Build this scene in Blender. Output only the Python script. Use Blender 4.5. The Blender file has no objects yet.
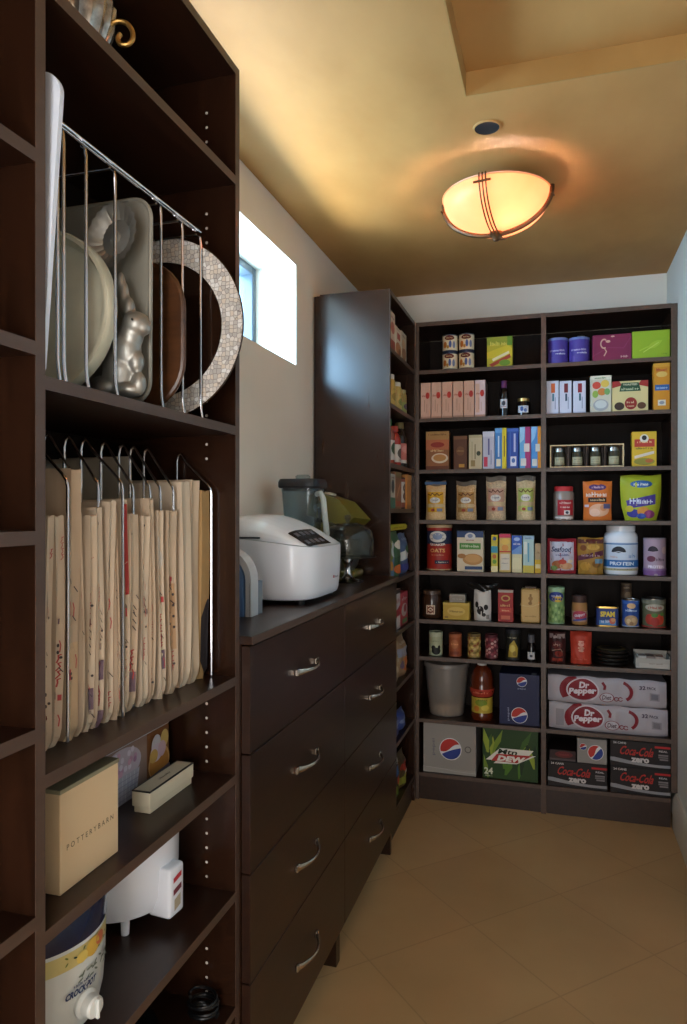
import bpy, bmesh, math, random
from math import sin, cos, pi, radians, sqrt, atan2, exp
from mathutils import Vector, Matrix
from mathutils.geometry import tessellate_polygon

random.seed(7)
SC = bpy.context.scene
COL = SC.collection

# ---------------------------------------------------------------- camera
EYE = 1.40                       # camera height
FPX, YAW, HOR = 709.0, radians(16.7), 511.0
cam = bpy.data.cameras.new('camera')
cam.sensor_fit = 'HORIZONTAL'; cam.sensor_width = 36.0
cam.lens = FPX / 687 * 36.0
cam.shift_y = (HOR - 512.0) / 687
cam.clip_start = 0.02
cam_o = bpy.data.objects.new('camera', cam); COL.objects.link(cam_o)
cam_o.location = (0, 0, EYE); cam_o.rotation_euler = (pi / 2, 0, YAW)
SC.camera = cam_o

# ---------------------------------------------------------------- light and exposure
SC.view_settings.view_transform = 'Standard'
SC.view_settings.look = 'None'
SC.view_settings.exposure = 0.55
SC.view_settings.gamma = 1.0
SC.view_settings.use_curve_mapping = False
SC.cycles.use_denoising = True
SC.cycles.max_bounces = 8
SC.cycles.sample_clamp_indirect = 4.0
SC.cycles.caustics_reflective = False
SC.cycles.caustics_refractive = False

world = bpy.data.worlds.new('daylight'); SC.world = world
world.use_nodes = True
bgn = world.node_tree.nodes['Background']
bgn.inputs['Color'].default_value = (0.44, 0.71, 1.0, 1)
bgn.inputs['Strength'].default_value = 22.0

def area_light(name, loc, target, sx, sy, power, color, spread=180):
    l = bpy.data.lights.new(name, 'AREA'); l.shape = 'RECTANGLE'
    l.size = sx; l.size_y = sy; l.energy = power; l.color = color; l.spread = radians(spread)
    o = bpy.data.objects.new(name, l); COL.objects.link(o)
    o.location = loc
    o.rotation_euler = (Vector(target) - Vector(loc)).to_track_quat('-Z', 'Y').to_euler()
    return o
# daylight bounced up from the sunny ground outside the window, sky light through it,
# and added fill lights in made-up doorways behind and beside the camera
pl = area_light('window_portal', (-1.235, 2.03, 2.18), (0, 2.03, 2.18), 1.2, 0.40, 1, (1, 1, 1)); pl.data.cycles.is_portal = True
area_light('ground_bounce', (-2.45, 2.1, 0.95), (-1.0, 2.05, 2.30), 1.6, 0.60, 105, (1.0, 0.89, 0.68))
area_light('window_daylight', (-1.50, 2.0, 2.40), (-0.5, 2.4, 1.85), 1.0, 0.45, 20, (0.58, 0.78, 1.0))
area_light('added_back_fill', (-0.03, -1.60, 1.10), (-0.03, 2.0, 1.10), 0.85, 2.0, 38, (0.97, 0.96, 0.96))
area_light('added_side_fill', (0.60, -0.45, 1.10), (-0.65, 0.55, 1.10), 0.85, 2.0, 3.5, (0.93, 0.96, 1.0))

# ---------------------------------------------------------------- materials
MATS = {}
def lin(c):
    c = c / 255.0
    return c / 12.92 if c <= 0.04045 else ((c + 0.055) / 1.055) ** 2.4
def rgb(h):
    h = h.lstrip('#')
    return tuple(lin(int(h[i:i + 2], 16)) for i in (0, 2, 4)) + (1.0,)

def principled(name, col, rough=0.5, metal=0.0, **kw):
    if name in MATS: return MATS[name]
    m = bpy.data.materials.new(name); m.use_nodes = True
    b = m.node_tree.nodes['Principled BSDF']
    b.inputs['Base Color'].default_value = rgb(col) if isinstance(col, str) else tuple(col) + (1.0,)
    b.inputs['Roughness'].default_value = rough
    b.inputs['Metallic'].default_value = metal
    for k, v in kw.items(): b.inputs[k.replace('_', ' ')].default_value = v
    MATS[name] = m
    return m

def P(h):
    """Printed card, foil or plastic of one colour."""
    return principled('print ' + h, h, 0.5, 0.0, Specular_IOR_Level=0.3)

def nodes_of(m): return m.node_tree.nodes, m.node_tree.links

def mottled(name, c1, c2, scale, rough, stretch=(1, 1, 1), detail=6, bump=0.0, metal=0.0, lo=0.3, hi=0.7, coat=0.0):
    if name in MATS: return MATS[name]
    m = principled(name, c1, rough, metal)
    N, L = nodes_of(m); b = N['Principled BSDF']
    tc = N.new('ShaderNodeTexCoord'); mp = N.new('ShaderNodeMapping')
    mp.inputs['Scale'].default_value = stretch
    nz = N.new('ShaderNodeTexNoise'); nz.inputs['Scale'].default_value = scale; nz.inputs['Detail'].default_value = detail
    cr = N.new('ShaderNodeValToRGB')
    cr.color_ramp.elements[0].position = lo; cr.color_ramp.elements[1].position = hi
    cr.color_ramp.elements[0].color = rgb(c1); cr.color_ramp.elements[1].color = rgb(c2)
    L.new(tc.outputs['Object'], mp.inputs['Vector']); L.new(mp.outputs['Vector'], nz.inputs['Vector'])
    L.new(nz.outputs['Fac'], cr.inputs['Fac']); L.new(cr.outputs['Color'], b.inputs['Base Color'])
    if bump:
        bp = N.new('ShaderNodeBump'); bp.inputs['Strength'].default_value = bump; bp.inputs['Distance'].default_value = 0.002
        L.new(nz.outputs['Fac'], bp.inputs['Height']); L.new(bp.outputs['Normal'], b.inputs['Normal'])
    b.inputs['Coat Weight'].default_value = coat
    return m

WOOD = mottled('espresso wood', '22120a', '2f1a0f', 9, 0.22, (6, 6, 0.5), 8, 0.012)
WOODH = mottled('espresso wood board', '22120a', '2f1a0f', 9, 0.33, (6, 0.5, 6), 8, 0.04)
for m_ in (WOOD, WOODH): m_.node_tree.nodes['Principled BSDF'].inputs['Specular IOR Level'].default_value = 0.5
EDGE = mottled('espresso edge lit', '46342a', '523e32', 9, 0.45, (6, 0.5, 6), 6)  # light caught on the front edges, put into a paler wood colour
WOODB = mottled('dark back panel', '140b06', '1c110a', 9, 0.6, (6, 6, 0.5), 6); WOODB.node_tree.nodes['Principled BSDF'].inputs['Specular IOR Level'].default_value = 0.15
WALL = mottled('cream wall paint', 'ddd6c8', 'e3dccf', 3, 0.75)
CEIL = mottled('tan suede ceiling paint', 'a9773c', 'bf8d50', 2.6, 0.62, (1.6, 1.0, 1), 9, 0.0, lo=0.28, hi=0.72)
TRIMP = mottled('ochre ceiling trim', 'a1763c', 'b3884c', 4, 0.6)
BASEB = principled('painted baseboard', 'cfc2ae', 0.5)
CHROME = principled('chrome wire', 'd8d8dc', 0.12, 1.0)
NICKEL = principled('satin nickel', 'cdc0b0', 0.24, 1.0)
STEEL = principled('brushed steel', 'a8a6a2', 0.3, 1.0)
BRONZE = mottled('antique bronze', '4a3018', '6a4724', 30, 0.4, metal=0.6)
BLACK = principled('black plastic', '101010', 0.35)
WHITEP = principled('white gloss plastic', 'e2e4ea', 0.22)
KRAFT = mottled('kraft paper', 'b39c82', 'c2ac92', 14, 0.8, (3, 3, 0.6))
KRAFT2 = mottled('pale kraft paper', 'bfab92', 'cdbaa2', 14, 0.8, (3, 3, 0.6))
KRAFTG = mottled('grey recycled paper', '8f8372', 'a09481', 14, 0.8, (3, 3, 0.6))
CLEAR = None
def clear_mat(name, col, alpha, rough=0.08):
    """Thin clear plastic or glass: mostly see-through with a gloss."""
    if name in MATS: return MATS[name]
    m = bpy.data.materials.new(name); m.use_nodes = True
    N, L = nodes_of(m); b = N['Principled BSDF']
    b.inputs['Base Color'].default_value = rgb(col); b.inputs['Roughness'].default_value = rough
    t = N.new('ShaderNodeBsdfTransparent'); t.inputs['Color'].default_value = rgb(col)
    mx = N.new('ShaderNodeMixShader'); mx.inputs[0].default_value = alpha
    g = N.new('ShaderNodeBsdfGlossy'); g.inputs['Roughness'].default_value = rough
    lw = N.new('ShaderNodeLayerWeight'); lw.inputs['Blend'].default_value = .5
    pw_ = N.new('ShaderNodeMath'); pw_.operation = 'POWER'; pw_.inputs[1].default_value = 4.0
    fr = N.new('ShaderNodeMath'); fr.operation = 'MULTIPLY_ADD'; fr.inputs[1].default_value = .6; fr.inputs[2].default_value = .035
    L.new(lw.outputs['Facing'], pw_.inputs[0]); L.new(pw_.outputs[0], fr.inputs[0])
    m2 = N.new('ShaderNodeMixShader')
    L.new(t.outputs[0], mx.inputs[1]); L.new(b.outputs[0], mx.inputs[2])
    L.new(fr.outputs[0], m2.inputs[0]); L.new(mx.outputs[0], m2.inputs[1]); L.new(g.outputs[0], m2.inputs[2])
    L.new(m2.outputs[0], N['Material Output'].inputs['Surface'])
    MATS[name] = m
    return m
GLASS = clear_mat('clear glass', 'dfe8e8', 0.22, 0.05)

# ---------------------------------------------------------------- mesh builder
class MB:
    def __init__(s): s.v = []; s.f = []; s.m = []; s.mats = []
    def mi(s, mat):
        if mat not in s.mats: s.mats.append(mat)
        return s.mats.index(mat)
    def add(s, vs, fs, mat):
        o = len(s.v); k = s.mi(mat)
        s.v.extend([tuple(p) for p in vs])
        for f in fs: s.f.append([o + i for i in f]); s.m.append(k)
        return s
    def box(s, x0, x1, y0, y1, z0, z1, mat, bev=0.0, seg=1, xf=None):
        if bev <= 0:
            vs = [(x, y, z) for z in (z0, z1) for y in (y0, y1) for x in (x0, x1)]
            fs = [(0, 2, 3, 1), (4, 5, 7, 6), (0, 1, 5, 4), (1, 3, 7, 5), (3, 2, 6, 7), (2, 0, 4, 6)]
        else:
            bm = bmesh.new(); bmesh.ops.create_cube(bm, size=1)
            for p in bm.verts:
                p.co = ((x0 + x1) / 2 + p.co.x * (x1 - x0), (y0 + y1) / 2 + p.co.y * (y1 - y0), (z0 + z1) / 2 + p.co.z * (z1 - z0))
            bmesh.ops.bevel(bm, geom=list(bm.edges), offset=bev, segments=seg, profile=0.5, affect='EDGES')
            bm.verts.index_update()
            vs = [tuple(p.co) for p in bm.verts]; fs = [[q.index for q in f.verts] for f in bm.faces]
            bm.free()
        if xf: vs = [tuple(xf @ Vector(p)) for p in vs]
        return s.add(vs, fs, mat)
    def lathe(s, prof, mat, n=28, c=(0, 0, 0), sx=1, sy=1, mats=None, xf=None, flute=None):
        """prof: (r, z) from bottom to top; mats: material per segment."""
        vs = []; fs = []; ms = []; rings = []
        for (r, z) in prof:
            if r < 1e-6: rings.append([len(vs)]); vs.append((c[0], c[1], c[2] + z))
            else:
                st = len(vs)
                for i in range(n):
                    a = 2 * pi * i / n
                    rr = r * (1 + (flute * (1 if i % 2 else -1) if flute else 0))
                    vs.append((c[0] + rr * cos(a) * sx, c[1] + rr * sin(a) * sy, c[2] + z))
                rings.append(list(range(st, st + n)))
        for k in range(len(rings) - 1):
            a, b = rings[k], rings[k + 1]
            mm = mats[k] if mats else mat
            for i in range(n):
                j = (i + 1) % n
                if len(a) == 1 and len(b) == 1: continue
                if len(a) == 1: fs.append((a[0], b[j], b[i]))
                elif len(b) == 1: fs.append((a[i], a[j], b[0]))
                else: fs.append((a[i], a[j], b[j], b[i]))
                ms.append(mm)
        if xf: vs = [tuple(xf @ Vector(p)) for p in vs]
        o = len(s.v); s.v.extend(vs)
        for f, mm in zip(fs, ms): s.f.append([o + i for i in f]); s.m.append(s.mi(mm))
        return s
    def tube(s, pts, r, mat, n=8, closed=False, caps=True):
        pts = [Vector(p) for p in pts]; N = len(pts)
        rs = r if isinstance(r, (list, tuple)) else [r] * N
        vs = []; fs = []
        up = None
        for i, p in enumerate(pts):
            a = pts[(i - 1) % N] if (closed or i > 0) else p
            b = pts[(i + 1) % N] if (closed or i < N - 1) else p
            t = (b - a).normalized()
            if up is None:
                up = Vector((0, 0, 1)) if abs(t.z) < 0.9 else Vector((1, 0, 0))
            x = t.cross(up)
            if x.length < 1e-4: x = t.orthogonal()
            x.normalize(); y = x.cross(t).normalized(); up = y
            for k in range(n):
                an = 2 * pi * k / n
                vs.append(p + (x * cos(an) + y * sin(an)) * rs[i])
        for i in range(N if closed else N - 1):
            for k in range(n):
                a = i * n + k; b = i * n + (k + 1) % n
                c_ = ((i + 1) % N) * n + (k + 1) % n; d = ((i + 1) % N) * n + k
                fs.append((a, b, c_, d))
        if caps and not closed:
            fs.append(tuple(range(n - 1, -1, -1))); fs.append(tuple((N - 1) * n + k for k in range(n)))
        return s.add(vs, fs, mat)
    def sheet(s, fn, nu, nv, mat, wrap=False):
        vs = []; fs = []
        for j in range(nv + 1):
            for i in range(nu + (0 if wrap else 1)):
                vs.append(fn(i / nu, j / nv))
        w = nu if wrap else nu + 1
        for j in range(nv):
            for i in range(nu):
                i2 = (i + 1) % w if wrap else i + 1
                fs.append((j * w + i, j * w + i2, (j + 1) * w + i2, (j + 1) * w + i))
        return s.add(vs, fs, mat)
    def prism(s, poly, y0, y1, mat, axis='y', xf=None):
        """poly in (a, z); extruded along the given axis."""
        n = len(poly)
        mk = (lambda a, z, t: (a, t, z)) if axis == 'y' else ((lambda a, z, t: (t, a, z)) if axis == 'x' else (lambda a, z, t: (a, z, t)))
        vs = [mk(a, z, y0) for a, z in poly] + [mk(a, z, y1) for a, z in poly]
        fs = [(i, (i + 1) % n, n + (i + 1) % n, n + i) for i in range(n)]
        tr = tessellate_polygon([[Vector((a, z, 0)) for a, z in poly]])
        fs += [tuple(t) for t in tr] + [tuple(n + i for i in reversed(t)) for t in tr]
        if xf: vs = [tuple(xf @ Vector(p)) for p in vs]
        return s.add(vs, fs, mat)
    def build(s, name, parent=None, loc=None, rot=0, smooth=35, recalc=True):
        me = bpy.data.meshes.new(name)
        me.from_pydata(s.v, [], s.f)
        for m in s.mats: me.materials.append(m)
        me.polygons.foreach_set('material_index', s.m)
        if recalc:
            bm = bmesh.new(); bm.from_mesh(me); bmesh.ops.recalc_face_normals(bm, faces=bm.faces); bm.to_mesh(me); bm.free()
        if smooth:
            me.polygons.foreach_set('use_smooth', [True] * len(me.polygons))
            me.set_sharp_from_angle(angle=radians(smooth))
        me.update()
        o = bpy.data.objects.new(name, me); COL.objects.link(o)
        if parent: o.parent = parent
        if loc is not None: o.location = loc
        if isinstance(rot, (tuple, list)): o.rotation_euler = rot
        else: o.rotation_euler = (0, 0, rot)
        return o

def tag(o, label, cat, group=None):
    o['label'] = label; o['category'] = cat
    if group: o['group'] = group
    return o
def thing(name, label, cat, loc=(0, 0, 0), rot=0, group=None):
    o = bpy.data.objects.new(name, None); COL.objects.link(o)
    o.empty_display_size = 0.05
    o.location = loc; o.rotation_euler = (0, 0, rot)
    return tag(o, label, cat, group)
def struct(o): o['kind'] = 'structure'; return o
def copy_thing(o, parent=None):
    c = o.copy(); COL.objects.link(c)
    if parent: c.parent = parent
    for ch in list(o.children): copy_thing(ch, c)
    return c

# ---------------------------------------------------------------- printed marks on a surface
_TXT = {}
def text_tris(s, bold=0.0):
    k = (s, bold)
    if k not in _TXT:
        cu = bpy.data.curves.new('lettering', 'FONT'); cu.body = s; cu.offset = bold; cu.resolution_u = 2
        ob = bpy.data.objects.new('lettering', cu)
        me = bpy.data.meshes.new_from_object(ob)
        pts = [(p.co.x, p.co.y) for p in me.vertices]
        tris = []
        me.calc_loop_triangles()
        for t in me.loop_triangles: tris.append(tuple(t.vertices))
        bpy.data.objects.remove(ob); bpy.data.curves.remove(cu); bpy.data.meshes.remove(me)
        xs = [p[0] for p in pts]; ys = [p[1] for p in pts]
        _TXT[k] = (pts, tris, min(xs), max(xs), min(ys), max(ys))
    return _TXT[k]

def split_tris(tris, L):
    out = []; st = list(tris)
    while st:
        a, b, c = st.pop()
        e = [(a, b, c), (b, c, a), (c, a, b)]
        ln = [((p[0] - q[0]) ** 2 + (p[1] - q[1]) ** 2) for p, q, _ in e]
        i = max(range(3), key=lambda q: ln[q])
        if ln[i] <= L * L: out.append((a, b, c)); continue
        p, q, r = e[i]; m = ((p[0] + q[0]) / 2, (p[1] + q[1]) / 2)
        st.append((p, m, r)); st.append((m, q, r))
    return out

def shape_tris(sh, W, H):
    """One printed shape -> 2D triangles in metres (u centred, v up from the base). Coordinates of shapes are
    fractions: u in -0.5..0.5 of W, v in 0..1 of H."""
    k = sh[0]
    if k == 'rect':
        _, a, b, c, d, col = sh[:6]
        q = [(a * W, b * H), (c * W, b * H), (c * W, d * H), (a * W, d * H)]
        return [(q[0], q[1], q[2]), (q[0], q[2], q[3])], col
    if k == 'ell':
        _, cx, cy, rx, ry, col = sh[:6]; rot = sh[6] if len(sh) > 6 else 0
        a0, a1 = (sh[7], sh[8]) if len(sh) > 8 else (0, 2 * pi)
        n = 28; P_ = []
        for i in range(n + 1):
            a = a0 + (a1 - a0) * i / n
            x, y = rx * W * cos(a), ry * H * sin(a)
            P_.append((cx * W + x * cos(rot) - y * sin(rot), cy * H + x * sin(rot) + y * cos(rot)))
        c = (cx * W, cy * H)
        return [(c, P_[i], P_[i + 1]) for i in range(n)], col
    if k == 'ring':
        _, cx, cy, r0, r1, col = sh[:6]; a0, a1 = (sh[6], sh[7]) if len(sh) > 7 else (0, 2 * pi)
        asp = sh[8] if len(sh) > 8 else 1.0
        n = 32; out = []
        f = lambda r, a: (cx * W + r * W * cos(a), cy * H + r * W * asp * sin(a))
        for i in range(n):
            p, q = a0 + (a1 - a0) * i / n, a0 + (a1 - a0) * (i + 1) / n
            out += [(f(r0, p), f(r1, p), f(r1, q)), (f(r0, p), f(r1, q), f(r0, q))]
        return out, col
    if k == 'poly':
        _, pts, col = sh[:3]
        pts = [(a * W, b * H) for a, b in pts]
        tr = tessellate_polygon([[Vector((a, b, 0)) for a, b in pts]])
        return [tuple(pts[i] for i in t) for t in tr], col
    if k == 'line':
        _, pts, w, col = sh[:4]; w = w * W / 2; out = []
        pts = [(a * W, b * H) for a, b in pts]
        for (x0, y0), (x1, y1) in zip(pts, pts[1:]):
            l = sqrt((x1 - x0) ** 2 + (y1 - y0) ** 2) or 1; nx, ny = -(y1 - y0) / l * w, (x1 - x0) / l * w
            ex, ey = (x1 - x0) / l * w * .4, (y1 - y0) / l * w * .4
            a, b, c, d = (x0 + nx - ex, y0 + ny - ey), (x0 - nx - ex, y0 - ny - ey), (x1 - nx + ex, y1 - ny + ey), (x1 + nx + ex, y1 + ny + ey)
            out += [(a, b, c), (a, c, d)]
        return out, col
    if k == 'text':
        # text, cx, cy, width, height (fractions), colour, options
        _, s, cx, cy, w, h, col = sh[:7]; o = sh[7] if len(sh) > 7 else {}
        pts, tris, x0, x1, y0, y1 = text_tris(s, o.get('bold', 0.02))
        sx = w * W / (x1 - x0); sy = h * H / (y1 - y0)
        rot = o.get('rot', 0); sk = o.get('slant', 0); arc = o.get('arc', 0); rise = o.get('rise', 0)
        if abs(abs(rot) - pi / 2) < .01: sx = w * H / (x1 - x0); sy = h * W / (y1 - y0)
        q = []
        for x, y in pts:
            a = (x - (x0 + x1) / 2) * sx; b = (y - (y0 + y1) / 2) * sy
            a += sk * b; b += arc * H * (1 - (2 * a / (w * W)) ** 2) + rise * a
            q.append((cx * W + a * cos(rot) - b * sin(rot), cy * H + a * sin(rot) + b * cos(rot)))
        return [tuple(q[i] for i in t) for t in tris], col
    if k == 'scrib':
        # wavy pen stroke standing for lettering too small to read in the photograph
        _, cx, cy, w, h, col = sh[:6]; n = sh[6] if len(sh) > 6 else 7
        rnd = random.Random(int(abs(cx * 991 + cy * 331 + w * 77) * 100))
        out = []
        for i in range(n):
            x = cx - w / 2 + w * (i + .1) / n; ww = w / n * .8
            hh = h * rnd.choice((.7, .7, 1.0))
            out += shape_tris(('rect', x, cy - h / 2, x + ww * .32, cy - h / 2 + hh, col), W, H)[0]
            if rnd.random() < .7: out += shape_tris(('rect', x, cy - h / 2 + hh * .4, x + ww, cy - h / 2 + hh * .62, col), W, H)[0]
            if rnd.random() < .6: out += shape_tris(('rect', x + ww * .66, cy - h / 2, x + ww, cy - h / 2 + hh * .8, col), W, H)[0]
        return out, col
    raise ValueError(k)

def decorate(mb, shapes, W, H, mapf, L=None, off0=0.0004, step=0.00022):
    step = min(step, .0032 / max(1, len(shapes)))
    for i, sh in enumerate(shapes):
        tr, col = shape_tris(sh, W, H)
        if L: tr = split_tris(tr, L)
        o = off0 + step * i
        vs = []; fs = []
        for t in tr:
            n = len(vs); vs += [mapf(u, v, o) for u, v in t]; fs.append((n, n + 1, n + 2))
        mb.add(vs, fs, P(col) if isinstance(col, str) else col)

# ---------------------------------------------------------------- package kinds (front faces -Y, base centre at origin)
def carton(name, w, d, h, col, front=(), side=None, top=None, loc=(0, 0, 0), rot=0, label='', cat='box', group=None, sidemarks=(), bev=0.0015, topmarks=()):
    b = MB(); m = P(col) if isinstance(col, str) else col
    bv = min(bev, w / 6)
    b.box(-w / 2, w / 2, -d / 2, d / 2, 0, h, m, bv, 1)
    if side:
        ms = P(side)
        for sx in (-1, 1):
            x = sx * (w / 2 + .0003)
            b.add([(x, -d / 2 + bv, bv), (x, d / 2 - bv, bv), (x, d / 2 - bv, h - bv), (x, -d / 2 + bv, h - bv)], [(0, 1, 2, 3)], ms)
    if top:
        z = h + .0003
        b.add([(-w / 2 + bv, -d / 2 + bv, z), (w / 2 - bv, -d / 2 + bv, z), (w / 2 - bv, d / 2 - bv, z), (-w / 2 + bv, d / 2 - bv, z)], [(0, 1, 2, 3)], P(top))
    decorate(b, front, w, h, lambda u, v, o: (u, -d / 2 - o, v))
    if sidemarks:
        decorate(b, sidemarks, d, h, lambda u, v, o: (-w / 2 - o, -u, v))
        decorate(b, sidemarks, d, h, lambda u, v, o: (w / 2 + o, u, v))
    if topmarks: decorate(b, topmarks, w, d, lambda u, v, o: (u, v - d / 2, h + o))
    return tag(b.build(name, None, loc, rot, 30, recalc=False), label, cat, group)

def rad_at(prof, z):
    for (r0, z0), (r1, z1) in zip(prof, prof[1:]):
        if z0 <= z <= z1 and z1 > z0: return r0 + (r1 - r0) * (z - z0) / (z1 - z0)
    return prof[-1][0]

def round_pack(name, prof, mat, front=(), mats=None, loc=(0, 0, 0), rot=0, label='', cat='can', group=None, W=None, H=None, sx=1, sy=1, turn=0.0, n=30, inner=()):
    """A lathed can, jar or bottle; shapes wrap round it. Shape widths are fractions of W (arc), heights of H."""
    R = max(r for r, z in prof); Ht = max(z for r, z in prof)
    W = W or 2 * R; H = H or Ht
    b = MB(); b.lathe(prof, mat, n, mats=mats, sx=sx, sy=sy)
    for p2, m2 in inner: b.lathe(p2, m2, n, sx=sx, sy=sy)
    body = [(r, z) for r, z in prof]
    def mp(u, v, o):
        r = rad_at(body, v) + o; a = u / max(R, .001) + turn
        return (r * sin(a) * sx, -r * cos(a) * sy, v)
    decorate(b, front, W, H, mp, L=R * .35)
    return tag(b.build(name, None, loc, rot, 40, recalc=False), label, cat, group)

def lid_on(parent, r, z0, z1, mat, name='lid', n=30, knurl=0.0, dome=0.0):
    b = MB()
    b.lathe([(0, z0), (r, z0), (r, z1 - (z1 - z0) * .12), (r * .94, z1), (r * .5, z1 + dome * .8), (0, z1 + dome)], mat, n, flute=None)
    return b.build(name, parent, None, 0, 40)

def can_prof(r, h):
    return [(0, .002), (r * .9, .002), (r * .93, 0), (r, .001), (r * 1.015, .003), (r, .006), (r, h - .006), (r * 1.015, h - .004), (r * 1.015, h - .001), (r * .95, h), (r * .92, h - .003), (0, h - .003)]
def can_mats(label, metal):
    return [metal, metal, metal, metal, metal, label, metal, metal, metal, metal, metal]

def tin(name, r, h, col, front=(), metal=None, **kw):
    metal = metal or STEEL
    return round_pack(name, can_prof(r, h), P(col), front, mats=can_mats(P(col), metal), **kw)

def pouch(name, w, d, h, col, front=(), back=None, loc=(0, 0, 0), rot=0, label='', cat='bag', group=None, neck=0.75, lump=0.25, seed=0, wtop=1.0, seal=None, mat=None, foot=1.0):
    """A filled pillow or stand-up bag: round belly, flat crimped seal at the top."""
    rnd = random.Random(seed); m = mat or P(col)
    ph = [rnd.uniform(0, 6.28) for _ in range(6)]
    def half(t):                      # half thickness at height t
        if t < .08: return d / 2 * (.80 + 2.5 * t)
        if t < neck: return d / 2 * (1 - .12 * ((t - .08) / (neck - .08)) ** 2)
        q = (t - neck) / (1 - neck); return d / 2 * max(.05, .88 * (1 - q) ** .8)
    def hw(t):
        base = foot + (1 - foot) * min(1, t / .3)
        return w / 2 * base * (1 + (wtop - 1) * max(0, (t - .1) / .9)) * (.975 + .025 * cos(5 * t + ph[0]))
    def bulge(s, t):                  # s in -1..1
        k = max(0.0, 1 - abs(s) ** 2.6)
        wr = 1 + lump * .35 * sin(7 * s + ph[1] + 5 * t) * sin(9 * t + ph[2]) + lump * .2 * sin(17 * s + ph[3]) * sin(14 * t + ph[4])
        return half(t) * k * wr
    b = MB(); nu, nv = 18, 22
    sa = lambda u: sin((u - .5) * pi)
    topz = lambda s: h * (1 + .012 * sin(4 * s + ph[5]))
    b.sheet(lambda u, t: (sa(u) * hw(t), -bulge(sa(u), t), t * topz(sa(u)) if t > .9 else t * h), nu, nv, m)
    b.sheet(lambda u, t: (-sa(u) * hw(t), bulge(sa(u), t), t * topz(-sa(u)) if t > .9 else t * h), nu, nv, P(back) if back else m)
    # base
    b.sheet(lambda u, t: (sa(u) * hw(0), (2 * t - 1) * bulge(sa(u), 0), 0), nu, 4, m)
    if seal:
        decorate(b, [('rect', -.5, .94, .5, .995, seal)], w, h, lambda u, v, o: (u * .985 * wtop, -bulge(min(1, max(-1, u / hw(v / h))), v / h) - o, v), L=.012)
    def mp(u, v, o):
        t = min(1, max(0, v / h)); s = max(-1, min(1, u / hw(t)))
        return (u, -bulge(s, t) - o, v)
    decorate(b, front, w, h, mp, L=.009, off0=.0007, step=.0003)
    return tag(b.build(name, None, loc, rot, 50, recalc=False), label, cat, group)

# ---------------------------------------------------------------- reading positions off the plan of the photograph
_s, _c = sin(YAW), cos(YAW)
def depth(x, y): return -_s * x + _c * y
def x_at(px, y):
    u = (px - 343.5) / FPX; return y * (-_s + u * _c) / (_c + u * _s)
def y_at(px, x):
    u = (px - 343.5) / FPX; return x * (_c + u * _s) / (-_s + u * _c)
def z_at(py, x, y): return EYE + (HOR - py) * depth(x, y) / FPX

# ---------------------------------------------------------------- the room
XL, XR, YN, YW, ZC = -0.993, 0.513, -1.50, 3.740, 2.5525      # left wall, right wall, near wall, far wall, ceiling
XT, XD, YB = -0.648, -0.624, 3.406                             # tower fronts, drawer fronts, front of the far shelving
WY0, WY1, WZ0, WZ1 = 1.395, 2.652, 1.981, 2.380                 # window opening in the left wall

def floor_material():
    m = mottled('limestone floor tile', 'ac8c60', 'c09e70', 2.2, 0.42, detail=8, lo=.25, hi=.75)
    N, L = nodes_of(m); b = N['Principled BSDF']
    tc = N.new('ShaderNodeTexCoord'); mp = N.new('ShaderNodeMapping')
    mp.inputs['Rotation'].default_value = (0, 0, -pi / 4); mp.inputs['Location'].default_value = (-1.52 + 4.03, -2.31 + 4.03, 0)
    br = N.new('ShaderNodeTexBrick'); br.offset = 0; br.squash = 1
    br.inputs['Scale'].default_value = 1; br.inputs['Brick Width'].default_value = .403; br.inputs['Row Height'].default_value = .403
    br.inputs['Mortar Size'].default_value = .0030; br.inputs['Mortar Smooth'].default_value = .5
    br.inputs['Color1'].default_value = (1, 1, 1, 1); br.inputs['Color2'].default_value = (.90, .89, .88, 1); br.inputs['Mortar'].default_value = (.70, .68, .65, 1)
    mix = N.new('ShaderNodeMix'); mix.data_type = 'RGBA'; mix.blend_type = 'MULTIPLY'; mix.inputs[0].default_value = .8
    src = b.inputs['Base Color'].links[0].from_socket
    L.new(tc.outputs['Object'], mp.inputs['Vector']); L.new(mp.outputs['Vector'], br.inputs['Vector'])
    L.new(src, mix.inputs[6]); L.new(br.outputs['Color'], mix.inputs[7]); L.new(mix.outputs[2], b.inputs['Base Color'])
    return m

struct(MB().box(XL - .25, XR + .15, YN - .15, YW + .15, -.05, 0, floor_material()).build('floor'))
# ceiling with a shallow square coffer
RX0, RX1, RY0, RY1, RH = -0.244, 0.43, 0.78, 1.987, 0.066
c = MB(); ct = .18
for a in ((XL - .25, RX0, YN - .15, YW + .15), (RX1, XR + .15, YN - .15, YW + .15), (RX0, RX1, YN - .15, RY0), (RX0, RX1, RY1, YW + .15)):
    c.box(a[0], a[1], a[2], a[3], ZC, ZC + ct, CEIL)
c.box(RX0, RX1, RY0, RY1, ZC + RH, ZC + ct, CEIL)
struct(c.build('ceiling', smooth=0))
c = MB(); t = .004
c.box(RX0, RX0 + t, RY0, RY1, ZC - .001, ZC + RH, TRIMP); c.box(RX1 - t, RX1, RY0, RY1, ZC - .001, ZC + RH, TRIMP)
c.box(RX0 + t, RX1 - t, RY0, RY0 + t, ZC - .001, ZC + RH, TRIMP); c.box(RX0 + t, RX1 - t, RY1 - t, RY1, ZC - .001, ZC + RH, TRIMP)
struct(c.build('trim_1', smooth=0))
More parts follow.
